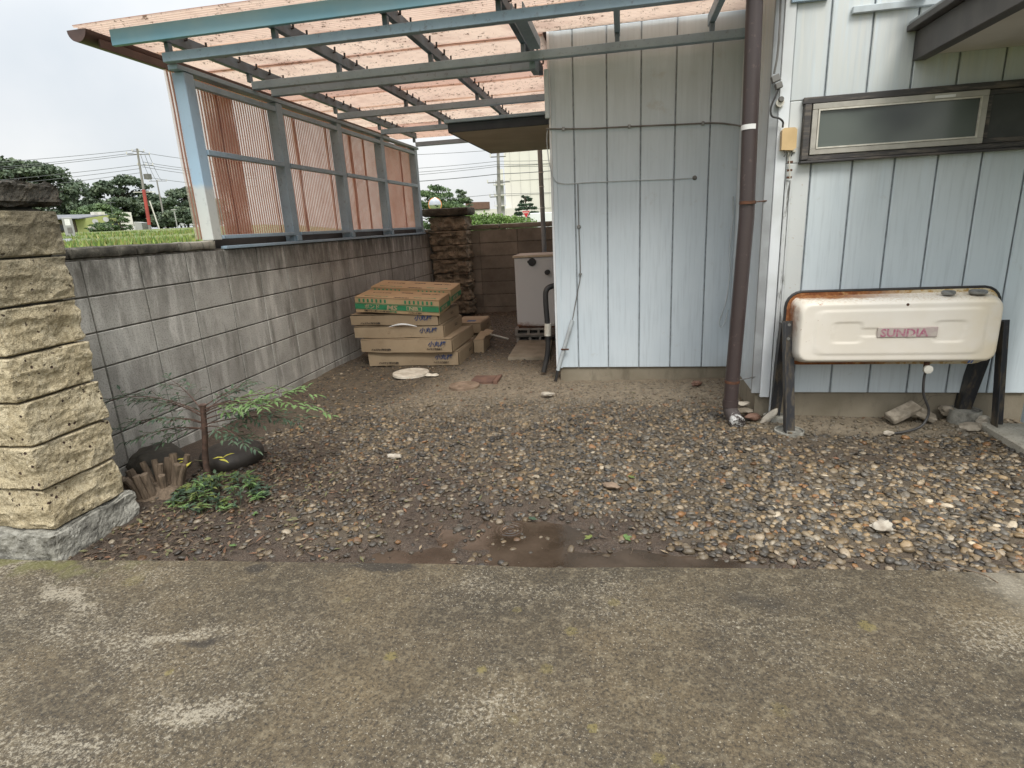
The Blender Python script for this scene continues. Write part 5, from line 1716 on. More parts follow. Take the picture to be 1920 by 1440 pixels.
# old stump: a clump of sawn-off stems
sp_ = thing('old_stump', 'clump of sawn-off grey shrub stems beside the stone pillar', 'stump', (0.50, -0.20, 0))
stx = [(0.385, -0.22, .15), (0.42, -0.15, .165), (0.455, -0.13, .17), (0.49, -0.12, .175), (0.53, -0.11, .19), (0.405, -0.28, .13), (0.44, -0.30, .14),
       (0.475, -0.29, .145), (0.51, -0.27, .15), (0.545, -0.22, .12), (0.575, -0.17, .16), (0.60, -0.14, .15), (0.565, -0.10, .18), (0.50, -0.20, .17)]
SX, SY = 0.41, -0.245
for i, (x, y, h_) in enumerate(stx):
    lean = ((x - 0.49) * 0.55 + random.uniform(-.02, .02), (y + 0.2) * 0.4 + random.uniform(-.02, .02))
    x0, y0 = SX + (x - 0.49) * 0.75, SY + (y + 0.2) * 0.75
    r0 = random.uniform(0.014, 0.021)
    tube('cut_stem', curve_pts([(x0, y0, -0.02), (x0 + lean[0] * .5, y0 + lean[1] * .5 + random.uniform(-.008, .008), h_ * .5), (x0 + lean[0], y0 + lean[1], h_)], 4),
         [r0 * 1.25, r0 * 1.15, r0 * 1.1, r0, r0 * .95, r0 * 1.0, r0 * 1.05, r0 * 1.08, r0 * 1.0], 'stump', sp_, 8, 40)
rock('root_base', None, None, (SX, SY, 0.0), (0.13, 0.12, 0.045), 55, 'stump', amp=0.3)
rbo = bpy.data.objects['root_base']
attach(rbo, sp_)

# ------------------------------------------------------------------ shrub with feathery leaves


def leaflet(m, p, d, L, w, up=(0, 0, 1)):
    d = Vector(d).normalized()
    s_ = d.cross(Vector(up))
    s_ = s_.normalized() if s_.length > 1e-3 else Vector((1, 0, 0))
    nrm = s_.cross(d)
    p = Vector(p)
    a = p + d * L * 0.35 + s_ * w + nrm * L * 0.05
    b = p + d * L * 0.35 - s_ * w + nrm * L * 0.05
    a2 = p + d * L * 0.70 + s_ * w * 0.6 + nrm * L * 0.02
    b2 = p + d * L * 0.70 - s_ * w * 0.6 + nrm * L * 0.02
    c0 = p + d * L * 0.5
    e_ = p + d * L - nrm * L * 0.10
    m.put([p, a, a2, e_, b2, b, c0], [(0, 1, 6), (1, 2, 6), (2, 3, 6), (3, 4, 6), (4, 5, 6), (5, 0, 6)])


def frond(parent, base, tip, sag, npin, L, mat, stem='stem', dens=3):
    base, tip = Vector(base), Vector(tip)
    m = MB()
    tw_ = MB()
    mid = (base + tip) / 2 + Vector((0, 0, sag))
    pts = [(1 - u) ** 2 * base + 2 * u * (1 - u) * mid + u * u * tip for u in np.linspace(0, 1, 12)]
    st_ = tube('leaf_stalk', pts, [0.0040 * (1 - 0.7 * i / 11) for i in range(12)], stem, parent, 5)
    ax = (tip - base).normalized()
    for k in range(npin):
        u = 0.30 + 0.70 * k / max(1, npin - 1)
        p = (1 - u) ** 2 * base + 2 * u * (1 - u) * mid + u * u * tip
        for sd in ((-1, 1) if k < npin - 1 else (0,)):
            side = ax.cross(Vector((0, 0, 1))).normalized() * sd
            pd = (ax * random.uniform(.5, .95) + side * random.uniform(.5, .95) + Vector((0, 0, random.uniform(-.3, .3)))).normalized()
            pl = L * (2.9 - 1.5 * u) * random.uniform(0.8, 1.15)
            st2 = p + pd * pl
            tw_.tube([p, st2], 0.0011, 4)
            for q in range(dens):
                w_ = 0.25 + 0.75 * q / (dens - 1)
                pp = p + pd * pl * w_
                for s2 in ((-1, 1) if q < dens - 1 else (0,)):
                    ld = (pd * 0.8 + pd.cross(Vector((0, 0, 1))) * 0.8 * s2 + Vector((0, 0, random.uniform(-.6, .25))))
                    if random.random() < 0.82:
                        leaflet(m, pp, ld, L * random.uniform(.75, 1.25), L * 0.17)
    tw_.build('twig', stem, st_, local=True)
    return m.build('foliage', mat, st_, local=True)


sh = thing('leafy_shrub', 'young shrub with cut brown stem and feathery green leaves before the block wall', 'shrub', (0.59, -0.08, 0))
tube('trunk', curve_pts([(0.59, -0.08, -0.02), (0.602, -0.085, 0.14), (0.64, -0.095, 0.30), (0.668, -0.10, 0.47)], 4),
     [0.021, 0.019, 0.018, 0.017, 0.018, 0.016, 0.0155, 0.015, 0.016, 0.0155, 0.015, 0.0155, 0.018], 'stem', sh, 9, 40)
frs = [((0.655, -0.10, 0.42), (0.12, -0.12, 0.50), 0.10, 6, 0.050, 'leaf_dark'), ((0.655, -0.10, 0.44), (0.40, 0.02, 0.57), 0.04, 5, 0.046, 'leaf_dark'),
       ((0.645, -0.10, 0.36), (0.22, -0.18, 0.36), 0.09, 6, 0.046, 'leaf_dark'), ((0.65, -0.10, 0.40), (0.30, 0.02, 0.42), 0.06, 5, 0.045, 'leaf_dark'),
       ((0.66, -0.10, 0.45), (0.86, 0.02, 0.55), 0.02, 5, 0.046, 'leaf_dark'), ((0.665, -0.10, 0.44), (1.36, -0.10, 0.44), 0.12, 8, 0.052, 'leaf_light'),
       ((0.665, -0.10, 0.42), (1.12, -0.16, 0.47), 0.09, 6, 0.052, 'leaf_light'), ((0.655, -0.10, 0.38), (1.04, 0.02, 0.36), 0.08, 6, 0.048, 'leaf_dark'),
       ((0.645, -0.10, 0.34), (0.95, -0.16, 0.26), 0.08, 6, 0.046, 'leaf_dark'), ((0.64, -0.09, 0.30), (0.82, -0.02, 0.24), 0.06, 5, 0.044, 'leaf_dark'),
       ((0.64, -0.09, 0.32), (0.42, -0.14, 0.27), 0.06, 5, 0.042, 'leaf_dark'), ((0.655, -0.10, 0.40), (0.95, -0.05, 0.44), 0.06, 6, 0.046, 'leaf_light'),
       ((0.65, -0.10, 0.36), (0.52, -0.20, 0.40), 0.05, 4, 0.040, 'leaf_dark'),
       ((0.65, -0.10, 0.40), (0.18, -0.02, 0.46), 0.08, 6, 0.046, 'leaf_dark'), ((0.64, -0.10, 0.33), (0.30, -0.22, 0.30), 0.06, 6, 0.044, 'leaf_dark'),
       ((0.645, -0.10, 0.35), (1.15, 0.05, 0.33), 0.07, 7, 0.048, 'leaf_dark'), 
       ((0.66, -0.10, 0.44), (1.22, 0.02, 0.50), 0.07, 7, 0.050, 'leaf_light'), ((0.655, -0.10, 0.41), (0.80, 0.08, 0.50), 0.05, 5, 0.046, 'leaf_dark')]
for b_, t_, s_, npn, L_, m_ in frs:
    frond(sh, b_, t_, s_, npn, L_, m_)
m = MB()
for (p, d) in (((0.52, -0.12, 0.150), (-1, -0.2, 0.1)), ((0.53, -0.12, 0.145), (-0.9, -0.3, -0.1)), ((0.55, -0.13, 0.143), (-0.1, -0.5, -0.2)), ((0.66, -0.10, 0.15), (1, 0.1, 0.15)),
               ((0.70, -0.10, 0.148), (1, -0.2, -0.1)), ((0.72, -0.1, 0.155), (0.7, 0.3, 0.3))):
    leaflet(m, p, d, 0.075, 0.011)
yl = tube('leaf_stalk', [(0.605, -0.09, 0.13), (0.56, -0.12, 0.148)], 0.002, 'stemgreen', sh, 5)
m.build('yellow_leaf', 'leaf_yellow', yl, local=True)

lo_ = thing('low_plant', 'low leafy green sprouts at the foot of the shrub', 'plant', (0.78, -0.28, 0))
for k in range(80):
    a = random.uniform(0, 2 * PI)
    rr = random.random() ** 0.5
    x, y = 0.81 + 0.27 * rr * math.cos(a), -0.27 + 0.19 * rr * math.sin(a)
    h_ = random.uniform(0.05, 0.14) * (1.15 - 0.75 * rr)
    m = MB()
    z0 = float(lot_z(x, y))
    tp = Vector((x + random.uniform(-.03, .03), y + random.uniform(-.03, .03), z0 + h_))
    m.tube([(x, y, z0 - 0.01), tp], 0.0014, 4)
    for q in range(random.randint(5, 9)):
        an = random.uniform(0, 2 * PI)
        leaflet(m, tp - Vector((0, 0, random.uniform(0, h_ * .5))), (math.cos(an), math.sin(an), random.uniform(-.2, .45)), random.uniform(.032, .058), random.uniform(.006, .010))
    m.build('sprout', random.choice(('leaf_low', 'leaf_dark', 'leaf_dark', 'leaf_light')), lo_)


# ------------------------------------------------------------------ leaf litter, twigs, single fallen leaves
def litter():
    V, F, T = [], [], []
    off = 0
    cols = np.array([(0.085, 0.055, 0.034), (0.13, 0.085, 0.052), (0.045, 0.030, 0.020), (0.22, 0.165, 0.105), (0.07, 0.048, 0.032), (0.15, 0.075, 0.04), (0.13, 0.125, 0.055)])
    n = 2300
    for k in range(n):
        if k < 1700:
            x = 0.5 + abs(rng.normal(0, 0.75))
            y = rng.uniform(-0.92, 0.35)
        else:
            x, y = rng.uniform(0.5, 4.6), rng.uniform(-0.75, 2.2)
        if y < EDGE(x) + 0.01 or (x < 0.5 and y < -0.42):
            continue
        z = float(lot_z(x, y)) + rng.uniform(0.002, 0.012)
        L, w = rng.uniform(0.008, 0.026), rng.uniform(0.003, 0.008)
        a = rng.uniform(0, 2 * PI)
        d = np.array([math.cos(a), math.sin(a), rng.normal(0, .25)])
        s = np.array([-math.sin(a), math.cos(a), rng.normal(0, .3)])
        c = np.array([x, y, z])
        V += [c - d * L, c + s * w, c + d * L, c - s * w + np.array([0, 0, .003])]
        F.append((off, off + 1, off + 2, off + 3))
        off += 4
        T += [cols[rng.integers(0, len(cols))] * rng.uniform(.6, 1.2)] * 4
    return mesh_np('leaf_litter', V, F, False, np.array(T))


o = obj('leaf_litter', litter(), 'litter')
tag(o, 'brown leaf and bark litter on the soil by the pillar and puddle', 'leaf litter', kind='stuff')
m = MB()
for k in range(150):
    x = 0.55 + abs(random.gauss(0, 0.55)) if k < 110 else random.uniform(1.2, 4.4)
    y = random.uniform(-0.82, 0.2)
    if y < float(EDGE(x)) + 0.015:
        continue
    z = float(lot_z(x, y)) + 0.008
    a = random.uniform(0, 2 * PI)
    L = random.uniform(0.02, 0.085)
    b_ = random.uniform(-.01, .01)
    m.tube([(x, y, z), (x + L * .5 * math.cos(a) - b_ * math.sin(a), y + L * .5 * math.sin(a) + b_ * math.cos(a), z + random.uniform(0, .012)), (x + L * math.cos(a), y + L * math.sin(a), z + random.uniform(-.003, .01))], random.uniform(.0010, .0026), 4)
o = m.build('twigs', 'stump')
tag(o, 'scattered dry twigs on the soil before the shrub', 'twigs', kind='stuff')
tw = tube('fallen_twig', curve_pts([(4.02, -0.545, 0.012), (4.10, -0.585, 0.022), (4.20, -0.63, 0.020), (4.24, -0.665, 0.008)], 5), 0.0025, 'stump', None, 5)
tag(tw, 'long brown twig lying across the slab edge at right', 'twig')
for (x, y, L, col, a, lab) in ((2.93, -0.455, 0.034, 'leaf_light', 0.3, 'bright green fallen leaf right of the puddle ripple'), (2.78, -0.47, 0.030, 'leaf_low', 2.6, 'pale green fallen leaf left of the bright one at the puddle'),
                               (2.50, -0.33, 0.030, 'leaf_dark', 1.1, 'dark green leaf at the far rim of the puddle'), (2.96, 0.10, 0.028, 'leaf_low', 0.8, 'green leaf lying on the gravel mound'),
                               (1.12, -0.44, 0.026, 'leaf_light', 0.2, 'small green leaf on the soil left of the puddle'), (1.20, -0.72, 0.022, 'leaf_light', 1.6, 'light green leaf on the mulch near the slab edge')):
    m = MB()
    z = max(float(lot_z(x, y)), -0.024) + 0.014
    for k in range(3):
        leaflet(m, (x, y, z), (math.cos(a + k * 1.1 - 1.1), math.sin(a + k * 1.1 - 1.1), 0.12), L, L * 0.32)
    tag(m.build('fallen_leaf', col), lab, 'leaf', 'single fallen green leaves')

# ------------------------------------------------------------------ beyond the walls: bearings (degrees from +Y) and metres from the driveway


def at(az, d, z=None, dz=0.0):
    x, y = CX + d * math.sin(math.radians(az)), CY + d * math.cos(math.radians(az))
    return Vector((x, y, (float(terrain_z(x, y)) if z is None else z) + dz))


def leaf_cloud(clumps, size, n, flat=1.0):
    """leaf-sized quads spread through a set of ellipsoid clumps (x, y, z, rx, ry, rz)"""
    C = np.array(clumps)
    vol = (C[:, 3] * C[:, 4] * C[:, 5]) ** 0.7
    k = rng.choice(len(C), n, p=vol / vol.sum())
    d = rng.normal(0, 1, (n, 3))
    d /= np.linalg.norm(d, axis=1)[:, None]
    r = rng.random(n) ** 0.45
    P = C[k, :3] + d * r[:, None] * C[k, 3:]
    a = rng.normal(0, 1, (n, 3))
    a[:, 2] *= flat
    a /= np.linalg.norm(a, axis=1)[:, None]
    b = np.cross(a, rng.normal(0, 1, (n, 3)))
    b /= np.linalg.norm(b, axis=1)[:, None]
    s = size * rng.uniform(0.6, 1.4, (n, 1))
    V = np.stack([P - a * s, P + b * s * 0.6, P + a * s, P - b * s * 0.6], 1).reshape(-1, 3)
    return V, np.arange(4 * n).reshape(-1, 4)


def tree(name, label, az, d, top, width, mat, n=5200, size=0.42, layers=7, trunk_r=0.35, group=None, open_=0.55, base=None, leanto=0.0, bare=0.28):
    p = at(az, d)
    H = top - p.z
    t_ = thing(name, label, 'tree', tuple(p), group=group)
    m = MB()
    m.tube([(p.x, p.y, p.z - 0.5), (p.x + .1, p.y, p.z + H * .3), (p.x - .1, p.y + .1, p.z + H * .72)], [trunk_r, trunk_r * .75, trunk_r * .3], 8)
    cl = []
    for k in range(layers * 11):
        u = random.random()
        zc = p.z + H * (bare + (0.92 - bare) * u)
        prof = math.sin(PI * (0.18 + 0.74 * u)) ** 0.8
        a = random.uniform(0, 2 * PI)
        r = width / 2 * prof * (random.random() ** 0.5)
        cx, cy = p.x + r * math.cos(a), p.y + r * math.sin(a)
        s = width * random.uniform(0.06, 0.125)
        cl.append((cx, cy, zc, s * 1.3, s * 1.3, s * random.uniform(0.35, 0.6)))
        if k % 2 == 0:
            m.tube([(p.x, p.y, p.z + H * (0.25 + 0.4 * u)), ((p.x + cx) / 2, (p.y + cy) / 2, zc - H * 0.06), (cx, cy, zc)], [trunk_r * .35, trunk_r * .2, trunk_r * .06], 5)
    m.build('trunk', 'bark', t_, 50)
    V, F = leaf_cloud(cl, size * 0.62, int(n * 2.2))
    obj('crown', mesh_np('crown', V, F, False), mat, t_)
    return t_


G = 'trees beyond the road'
tree('broad_tree', 'tallest broad dark tree at far left above the pillar', -49.2, 150, 18.4, 19, 'tree', 7000, 0.55, 9, .5, G, bare=0.12)
tree('broad_tree', 'dark tree rising at the left picture edge behind the tallest one', -53.0, 158, 16.5, 18, 'tree', 4000, 0.6, 8, .5, G, bare=0.12)
tree('broad_tree', 'dark tree just left of the red-banded pole', -43.1, 148, 15.4, 13, 'tree', 5600, 0.5, 8, .42, G, bare=0.12)
tree('broad_tree', 'lower dark tree between the tallest tree and the pole tree', -46.2, 160, 14.0, 10, 'tree', 3600, 0.5, 6, .4, G, bare=0.10)
tree('broad_tree', 'greener round tree beside the carport front post', -38.4, 140, 12.1, 13, 'tree', 5200, 0.48, 7, .4, G, bare=0.12)
tree('broad_tree', 'small dark tree between the two utility poles', -40.9, 150, 11.0, 9, 'tree', 3000, 0.45, 6, .35, G, bare=0.10)
tree('broad_tree', 'rounded green tree behind the house with dishes', -45.0, 138, 9.0, 9, 'tree2', 2600, 0.4, 6, .3, G, bare=0.10)
tree('orchard_tree', 'low grey-green tree by the lamp post', -40.4, 112, 6.4, 6.0, 'tree', 1700, 0.30, 5, .2, G, bare=0.2)
tree('orchard_tree', 'low grey-green tree right of the lamp post', -38.9, 112, 6.8, 6.5, 'tree', 1900, 0.30, 5, .2, G, bare=0.2)
tree('orchard_tree', 'low grey-green tree behind the carport post', -37.2, 115, 7.2, 6.5, 'tree', 1900, 0.30, 5, .2, G, bare=0.2)
tree('garden_shrub', 'rounded dark garden shrub in front of the green house', -43.7, 105, 6.2, 3.6, 'tree2', 1500, 0.17, 6, .12, None, bare=0.02)
tree('garden_shrub', 'low bush beside the air conditioners of the green house', -45.0, 101, 4.5, 3.4, 'tree2', 1100, 0.16, 4, .1, None, bare=0.02)

# green and brown house with a long grey roof
hb_ = thing('far_house', 'low green-walled house with grey roof and satellite dishes across the road', 'house', tuple(at(-45.5, 115)))


def quadwall(name, az0, az1, d0, d1, z0, z1a, z1b, mat, parent, depth=4.0):
    a, b = at(az0, d0, 0), at(az1, d1, 0)
    t_ = (b - a).normalized()
    nrm = Vector((-t_.y, t_.x, 0))
    if nrm.dot(Vector((a.x - CX, a.y - CY, 0))) < 0:
        nrm = -nrm
    vs = []
    for q in (0, 1):
        o_ = nrm * depth * q
        vs += [(a.x + o_.x, a.y + o_.y, z0), (b.x + o_.x, b.y + o_.y, z0), (b.x + o_.x, b.y + o_.y, z1b), (a.x + o_.x, a.y + o_.y, z1a)]
    return MB().put(vs, [(0, 1, 2, 3), (4, 7, 6, 5), (0, 4, 5, 1), (1, 5, 6, 2), (2, 6, 7, 3), (3, 7, 4, 0)]).build(name, mat, parent)


quadwall('wall', -52.0, -46.55, 116, 114, 2.8, 5.5, 5.4, 'housebrown', hb_)
quadwall('wall', -46.50, -43.62, 113.5, 114, 2.8, 5.42, 6.15, 'housewall', hb_)
quadwall('wall', -43.60, -42.75, 113.8, 113.8, 2.8, 6.35, 6.30, 'bwhite', hb_, 3.0)
rf = quadwall('roof', -52.2, -46.4, 114.5, 112.2, 5.50, 5.70, 5.62, 'houseroof', hb_, 5)
a0, a1, a2, a3 = at(-52.2, 114.4, 5.66), at(-46.3, 112.4, 5.60), at(-43.9, 118.5, 6.35), at(-52.2, 121, 6.55)
MB().put([tuple(p) for p in (a0, a1, a2, a3)] + [(p.x, p.y, p.z - 0.14) for p in (a0, a1, a2, a3)], [(0, 1, 2, 3), (7, 6, 5, 4), (0, 4, 5, 1), (1, 5, 6, 2), (2, 6, 7, 3), (3, 7, 4, 0)]).build('roof', 'houseroof', hb_)
for az in (-45.2, -44.75):
    q = at(az, 117, 6.45)
    box('chimney', (q.x - .35, q.y - .35, q.z - .3), (q.x + .35, q.y + .35, q.z + .18), 'bwhite', hb_)
for az in (-44.55, -44.1):
    w_ = quadwall('window', az, az + 0.33, 113.30, 113.32, 3.9, 4.75, 4.75, 'darkglass', hb_, 0.12)
w_ = quadwall('window', -48.2, -47.3, 114.0, 113.8, 3.9, 4.7, 4.7, 'darkglass', hb_, 0.12)
q = at(-44.0, 114.5, 6.2)
tube('antenna', [tuple(q), (q.x, q.y, q.z + 1.7)], 0.035, 'wire', hb_, 5)
tube('antenna', [(q.x - .6, q.y, q.z + 1.68), (q.x + .6, q.y + .4, q.z + 1.66)], 0.025, 'wire', hb_, 5)
for az, z, lab in ((-45.26, 4.72, 'left white satellite dish before the green house'), (-44.54, 4.95, 'right white satellite dish before the green house')):
    q = at(az, 104, z)
    dsh = thing('satellite_dish', lab, 'dish', (q.x, q.y, float(terrain_z(q.x, q.y))), group='satellite dishes')
    tube('mast', [(q.x, q.y, float(terrain_z(q.x, q.y)) - .2), tuple(q)], 0.05, 'polec', dsh, 6)
    Mx = Matrix.Translation(q) @ Euler((1.25, 0, 0.95)).to_matrix().to_4x4()
    mm = MB().lathe([(0.36, 0.10), (0.26, 0.04), (0.13, 0.010), (0.02, 0.0), (0.13, -0.02), (0.26, 0.02), (0.36, 0.085)], (0, 0, 0), 18)
    mm.v = [tuple(Mx @ Vector(p)) for p in mm.v]
    mm.build('bowl', 'bgrey', dsh, 50)
for az, lab in ((-45.55, 'left white air-conditioner unit at the green house'), (-44.45, 'right white air-conditioner unit at the green house')):
    q = at(az, 102)
    ac = thing('air_conditioner', lab, 'air conditioner', tuple(q), (0, 0, 0.78), group='air conditioner units')
    box('case', (-0.45, -0.2, -0.05), (0.45, 0.2, 0.72), 'bwhite', ac, 0.02, True)
    MB().lathe([(0.25, -0.215), (0.25, -0.205)], (-0.1, 0, 0.36), 20, 'Y').build('fan_grille', 'bgrey', ac, local=True)
sd = thing('shed', 'pale grey metal shed right of the green house', 'shed', tuple(at(-42.6, 112)))
quadwall('wall', -42.72, -42.2, 111.5, 111.0, 2.8, 4.75, 4.55, 'bgrey', sd, 2.5)
for k in range(5):
    quadwall('rib', -42.68 + .1 * k, -42.66 + .1 * k, 111.42, 111.4, 2.8, 4.7, 4.7, 'bwhite', sd, 0.05)

# roadside notice post
q = at(-47.0, 45)
nb = thing('notice_board', 'grey upright notice panel with a white sheet on the verge', 'sign', tuple(q), (0, 0, 0.75))
box('panel', (-0.26, -0.06, -0.3), (0.24, 0.06, 1.08), 'bgrey', nb, 0.02, True)
box('notice', (-0.14, -0.066, 0.62), (0.12, -0.061, 0.98), 'white', nb, 0.001, True)
box('notice', (-0.10, -0.066, 0.15), (0.14, -0.061, 0.50), 'cable', nb, 0.001, True)

# utility poles and wires
def pole(az, d, top, label, lean=0.0, arms=(), red=None, r=0.16, name='utility_pole', group='utility poles'):
    q = at(az, d)
    side = Vector((math.cos(math.radians(az)), -math.sin(math.radians(az)), 0))
    t_ = thing(name, label, 'utility pole', tuple(q), group=group)
    H = top - q.z
    P = lambda u: Vector((q.x, q.y, q.z)) + side * lean * u + Vector((0, 0, H * u))
    tube('shaft', [tuple(P(-0.03)), tuple(P(0.5)), tuple(P(1.0))], [r, r * .85, r * .62], 'polec', t_, 10)
    if red:
        tube('red_cover', [tuple(P(red[0])), tuple(P(red[1]))], r * 1.15, 'redband', t_, 10)
    for (u, w0, w1) in arms:
        a, b = P(u) + side * w0, P(u) + side * w1
        tube('crossarm', [tuple(a - side * 0), tuple(b)], 0.055, 'cable', t_, 6)
        for w in (w0, (w0 + w1) / 2 + .1, w1):
            c_ = P(u) + side * w
            tube('insulator', [tuple(c_), (c_.x, c_.y, c_.z + 0.3)], 0.06, 'bwhite', t_, 6)
    return t_, P, side


p1, P1, S1 = pole(-41.68, 100, 14.1, 'tall utility pole with red cover around its lower half', 0.45, ((0.965, -.6, .8), (0.93, -1.3, 1.4), (0.80, -.2, 1.6)), (0.06, 0.50), 0.20)
c_ = P1(0.66) + S1 * 0.75
box('transformer', (c_.x - .35, c_.y - .35, c_.z - .35), (c_.x + .35, c_.y + .35, c_.z + .35), 'cable', p1)
c_ = P1(0.47)
tube('street_arm', [tuple(c_ - S1 * 1.3), tuple(c_ + S1 * 1.4)], 0.06, 'bwhite', p1, 6)
tube('stay_wire', [tuple(P1(0.36) + S1 * .5), tuple(P1(0.0) + S1 * 1.15)], 0.09, 'bwhite', p1, 6)
p2, P2, S2 = pole(-40.53, 125, 12.1, 'second utility pole with arm right of the red-banded one', 0.05, ((0.98, -1.2, 1.5),), None, 0.17)
q = at(-39.7, 90)
lp = thing('lamp_post', 'small grey lamp post by the car park hedge', 'lamp post', tuple(q))
tube('shaft', [(q.x, q.y, q.z - .2), (q.x, q.y, 5.35)], 0.07, 'bgrey', lp, 8)
box('lamp_head', (q.x - .35, q.y - .1, 5.35), (q.x + .3, q.y + .1, 5.48), 'bgrey', lp)
q = at(-38.9, 122)
bs = thing('parked_van', 'white van parked behind the low trees near the carport post', 'van', tuple(q), (0, 0, -0.68))
MB().prism([(-2.3, 0.35), (2.3, 0.35), (2.3, 1.1), (1.7, 1.85), (1.2, 1.95), (-2.2, 1.95), (-2.3, 1.7)], -0.85, 0.85).build('body', 'carwhite', bs, local=True)
for x0, x1 in ((-2.0, -0.9), (-0.8, 0.2), (0.3, 1.3)):
    box('window', (x0, -0.875, 1.2), (x1, -0.852, 1.75), 'darkglass', bs, 0.01, True)
for x in (-1.5, 1.5):
    MB().lathe([(0.33, -0.9), (0.33, -0.7)], (x, 0, 0.33), 16, 'Y').build('wheel', 'black', bs, local=True)


def sagwire(a, b, sag, r, label, group):
    a, b = Vector(a), Vector(b)
    pts = [a.lerp(b, u) - Vector((0, 0, sag * 4 * u * (1 - u))) for u in np.linspace(0, 1, 10)]
    o = tube('overhead_wire', [tuple(p) for p in pts], r, 'wire', None, 4, 60)
    return tag(o, label, 'wire', group)


GL, GR = 'overhead wires at left', 'overhead wires at right'
far_l = at(-60, 130, 0)
for k, (u, z2, w, lab) in enumerate(((0.985, 13.4, 0, 'topmost faint wire running left from the red-banded pole'), (0.945, 12.3, -.5, 'upper double wire leaving the red-banded pole to the left'),
                                     (0.935, 12.0, .5, 'wire just below the double wire left of the red-banded pole'), (0.80, 10.6, -.2, 'middle bundle wire left of the red-banded pole'),
                                     (0.76, 9.8, 0.1, 'lower bundle wire left of the red-banded pole'), (0.71, 8.9, 0.1, 'lowest wire sagging left from the red-banded pole'))):
    sagwire(P1(u) + S1 * w, (far_l.x, far_l.y, z2), 0.5, 0.030, lab, GL)
far_r = at(-33, 108, 0)
for k, (u, z2, w, lab) in enumerate(((0.955, 13.0, .5, 'uppermost wire running right from the red-banded pole to the carport'), (0.84, 11.5, .4, 'second wire right of the red-banded pole'),
                                     (0.81, 11.2, .4, 'third wire right of the red-banded pole'), (0.78, 10.7, .3, 'fourth wire right of the red-banded pole'), (0.66, 9.4, .3, 'lowest wire right of the red-banded pole'))):
    sagwire(P1(u) + S1 * w, (far_r.x, far_r.y, z2), 0.35, 0.030, lab, GL)
for k in range(3):
    sagwire(P1(0.935) + S1 * (0.3 + .5 * k), tuple(P2(0.985) + S2 * (-.8 + .8 * k)), 0.6, 0.025, ('left', 'middle', 'right')[k] + ' slack wire dropping from the red-banded pole to the second pole', GL)

# right-hand view over the rear wall
p3, P3, S3 = pole(-11.68, 60, 9.6, 'grey utility pole with two crossarms seen under the small eave', 0.28, ((0.80, -.75, .75), (0.545, -1.1, 1.1), (0.40, -.9, -.1)), None, 0.20)
for k, (z0, z1, z2, lab) in enumerate(((8.5, 8.35, 8.3, 'top wire across the gap under the carport'), (7.18, 7.32, 7.15, 'second wire across the gap at the grey pole'),
                                       (6.80, 7.02, 6.85, 'third wire across the gap at the grey pole'), (6.55, 6.85, 6.6, 'fourth wire across the gap at the grey pole'),
                                       (5.95, 6.15, 6.25, 'thick cable across the gap at the grey pole'), (4.15, 4.30, 4.2, 'low cable crossing below the crossarms of the grey pole'))):
    sagwire(at(-20.5, 62, z0), at(-11.45, 59.7, z1), 0.06, 0.035 if k == 4 else 0.02, lab + ', left span', GR)
    sagwire(at(-11.45, 59.7, z1), at(-5, 60, z2), 0.06, 0.035 if k == 4 else 0.02, lab + ', right span', GR)
bl = thing('white_building', 'tall plain cream building behind the grey utility pole', 'building', tuple(at(-9, 142)))
quadwall('wall', -10.95, -4.0, 140, 141, 0.3, 22, 22, 'bwhite', bl, 12)
for k in range(5):
    quadwall('panel_joint', -10.95, -4.0, 139.93, 140.93, 4.6 + 3.2 * k, 4.66 + 3.2 * k, 4.66 + 3.2 * k, 'bgrey', bl, 0.05)
for k in range(5):
    quadwall('panel_joint', -10.4 + 0.9 * k, -10.385 + 0.9 * k, 139.9, 139.9, 0.3, 21.8, 21.8, 'bgrey', bl, 0.05)
stc = thing('stair_tower', 'grey external stair tower with railings left of the cream building', 'stair tower', tuple(at(-11.6, 121)))
quadwall('core', -11.85, -11.1, 121.5, 121.5, 0.3, 9.9, 9.9, 'bgrey', stc, 2.0)
for k in range(4):
    quadwall('landing', -12.05, -10.95, 120.3, 120.3, 3.0 + 2.0 * k, 3.16 + 2.0 * k, 3.16 + 2.0 * k, 'bwhite', stc, 1.0)
    for j in range(6):
        quadwall('rail_post', -12.05 + .21 * j, -12.03 + .21 * j, 120.25, 120.25, 3.1 + 2.0 * k, 4.0 + 2.0 * k, 4.0 + 2.0 * k, 'bgrey', stc, 0.06)
quadwall('head_box', -11.5, -11.1, 121, 121, 9.9, 12.0, 12.0, 'bwhite', stc, 2.0)
lh = thing('low_building', 'low building with dull red roof far behind the hedge', 'building', tuple(at(-13.3, 133)))
quadwall('wall', -16.0, -10.0, 132, 132, 0.3, 4.9, 4.75, 'bwhite', lh, 8)
quadwall('roof', -14.8, -12.5, 131.5, 131.5, 4.95, 6.5, 6.35, 'rustplate', lh, 6)

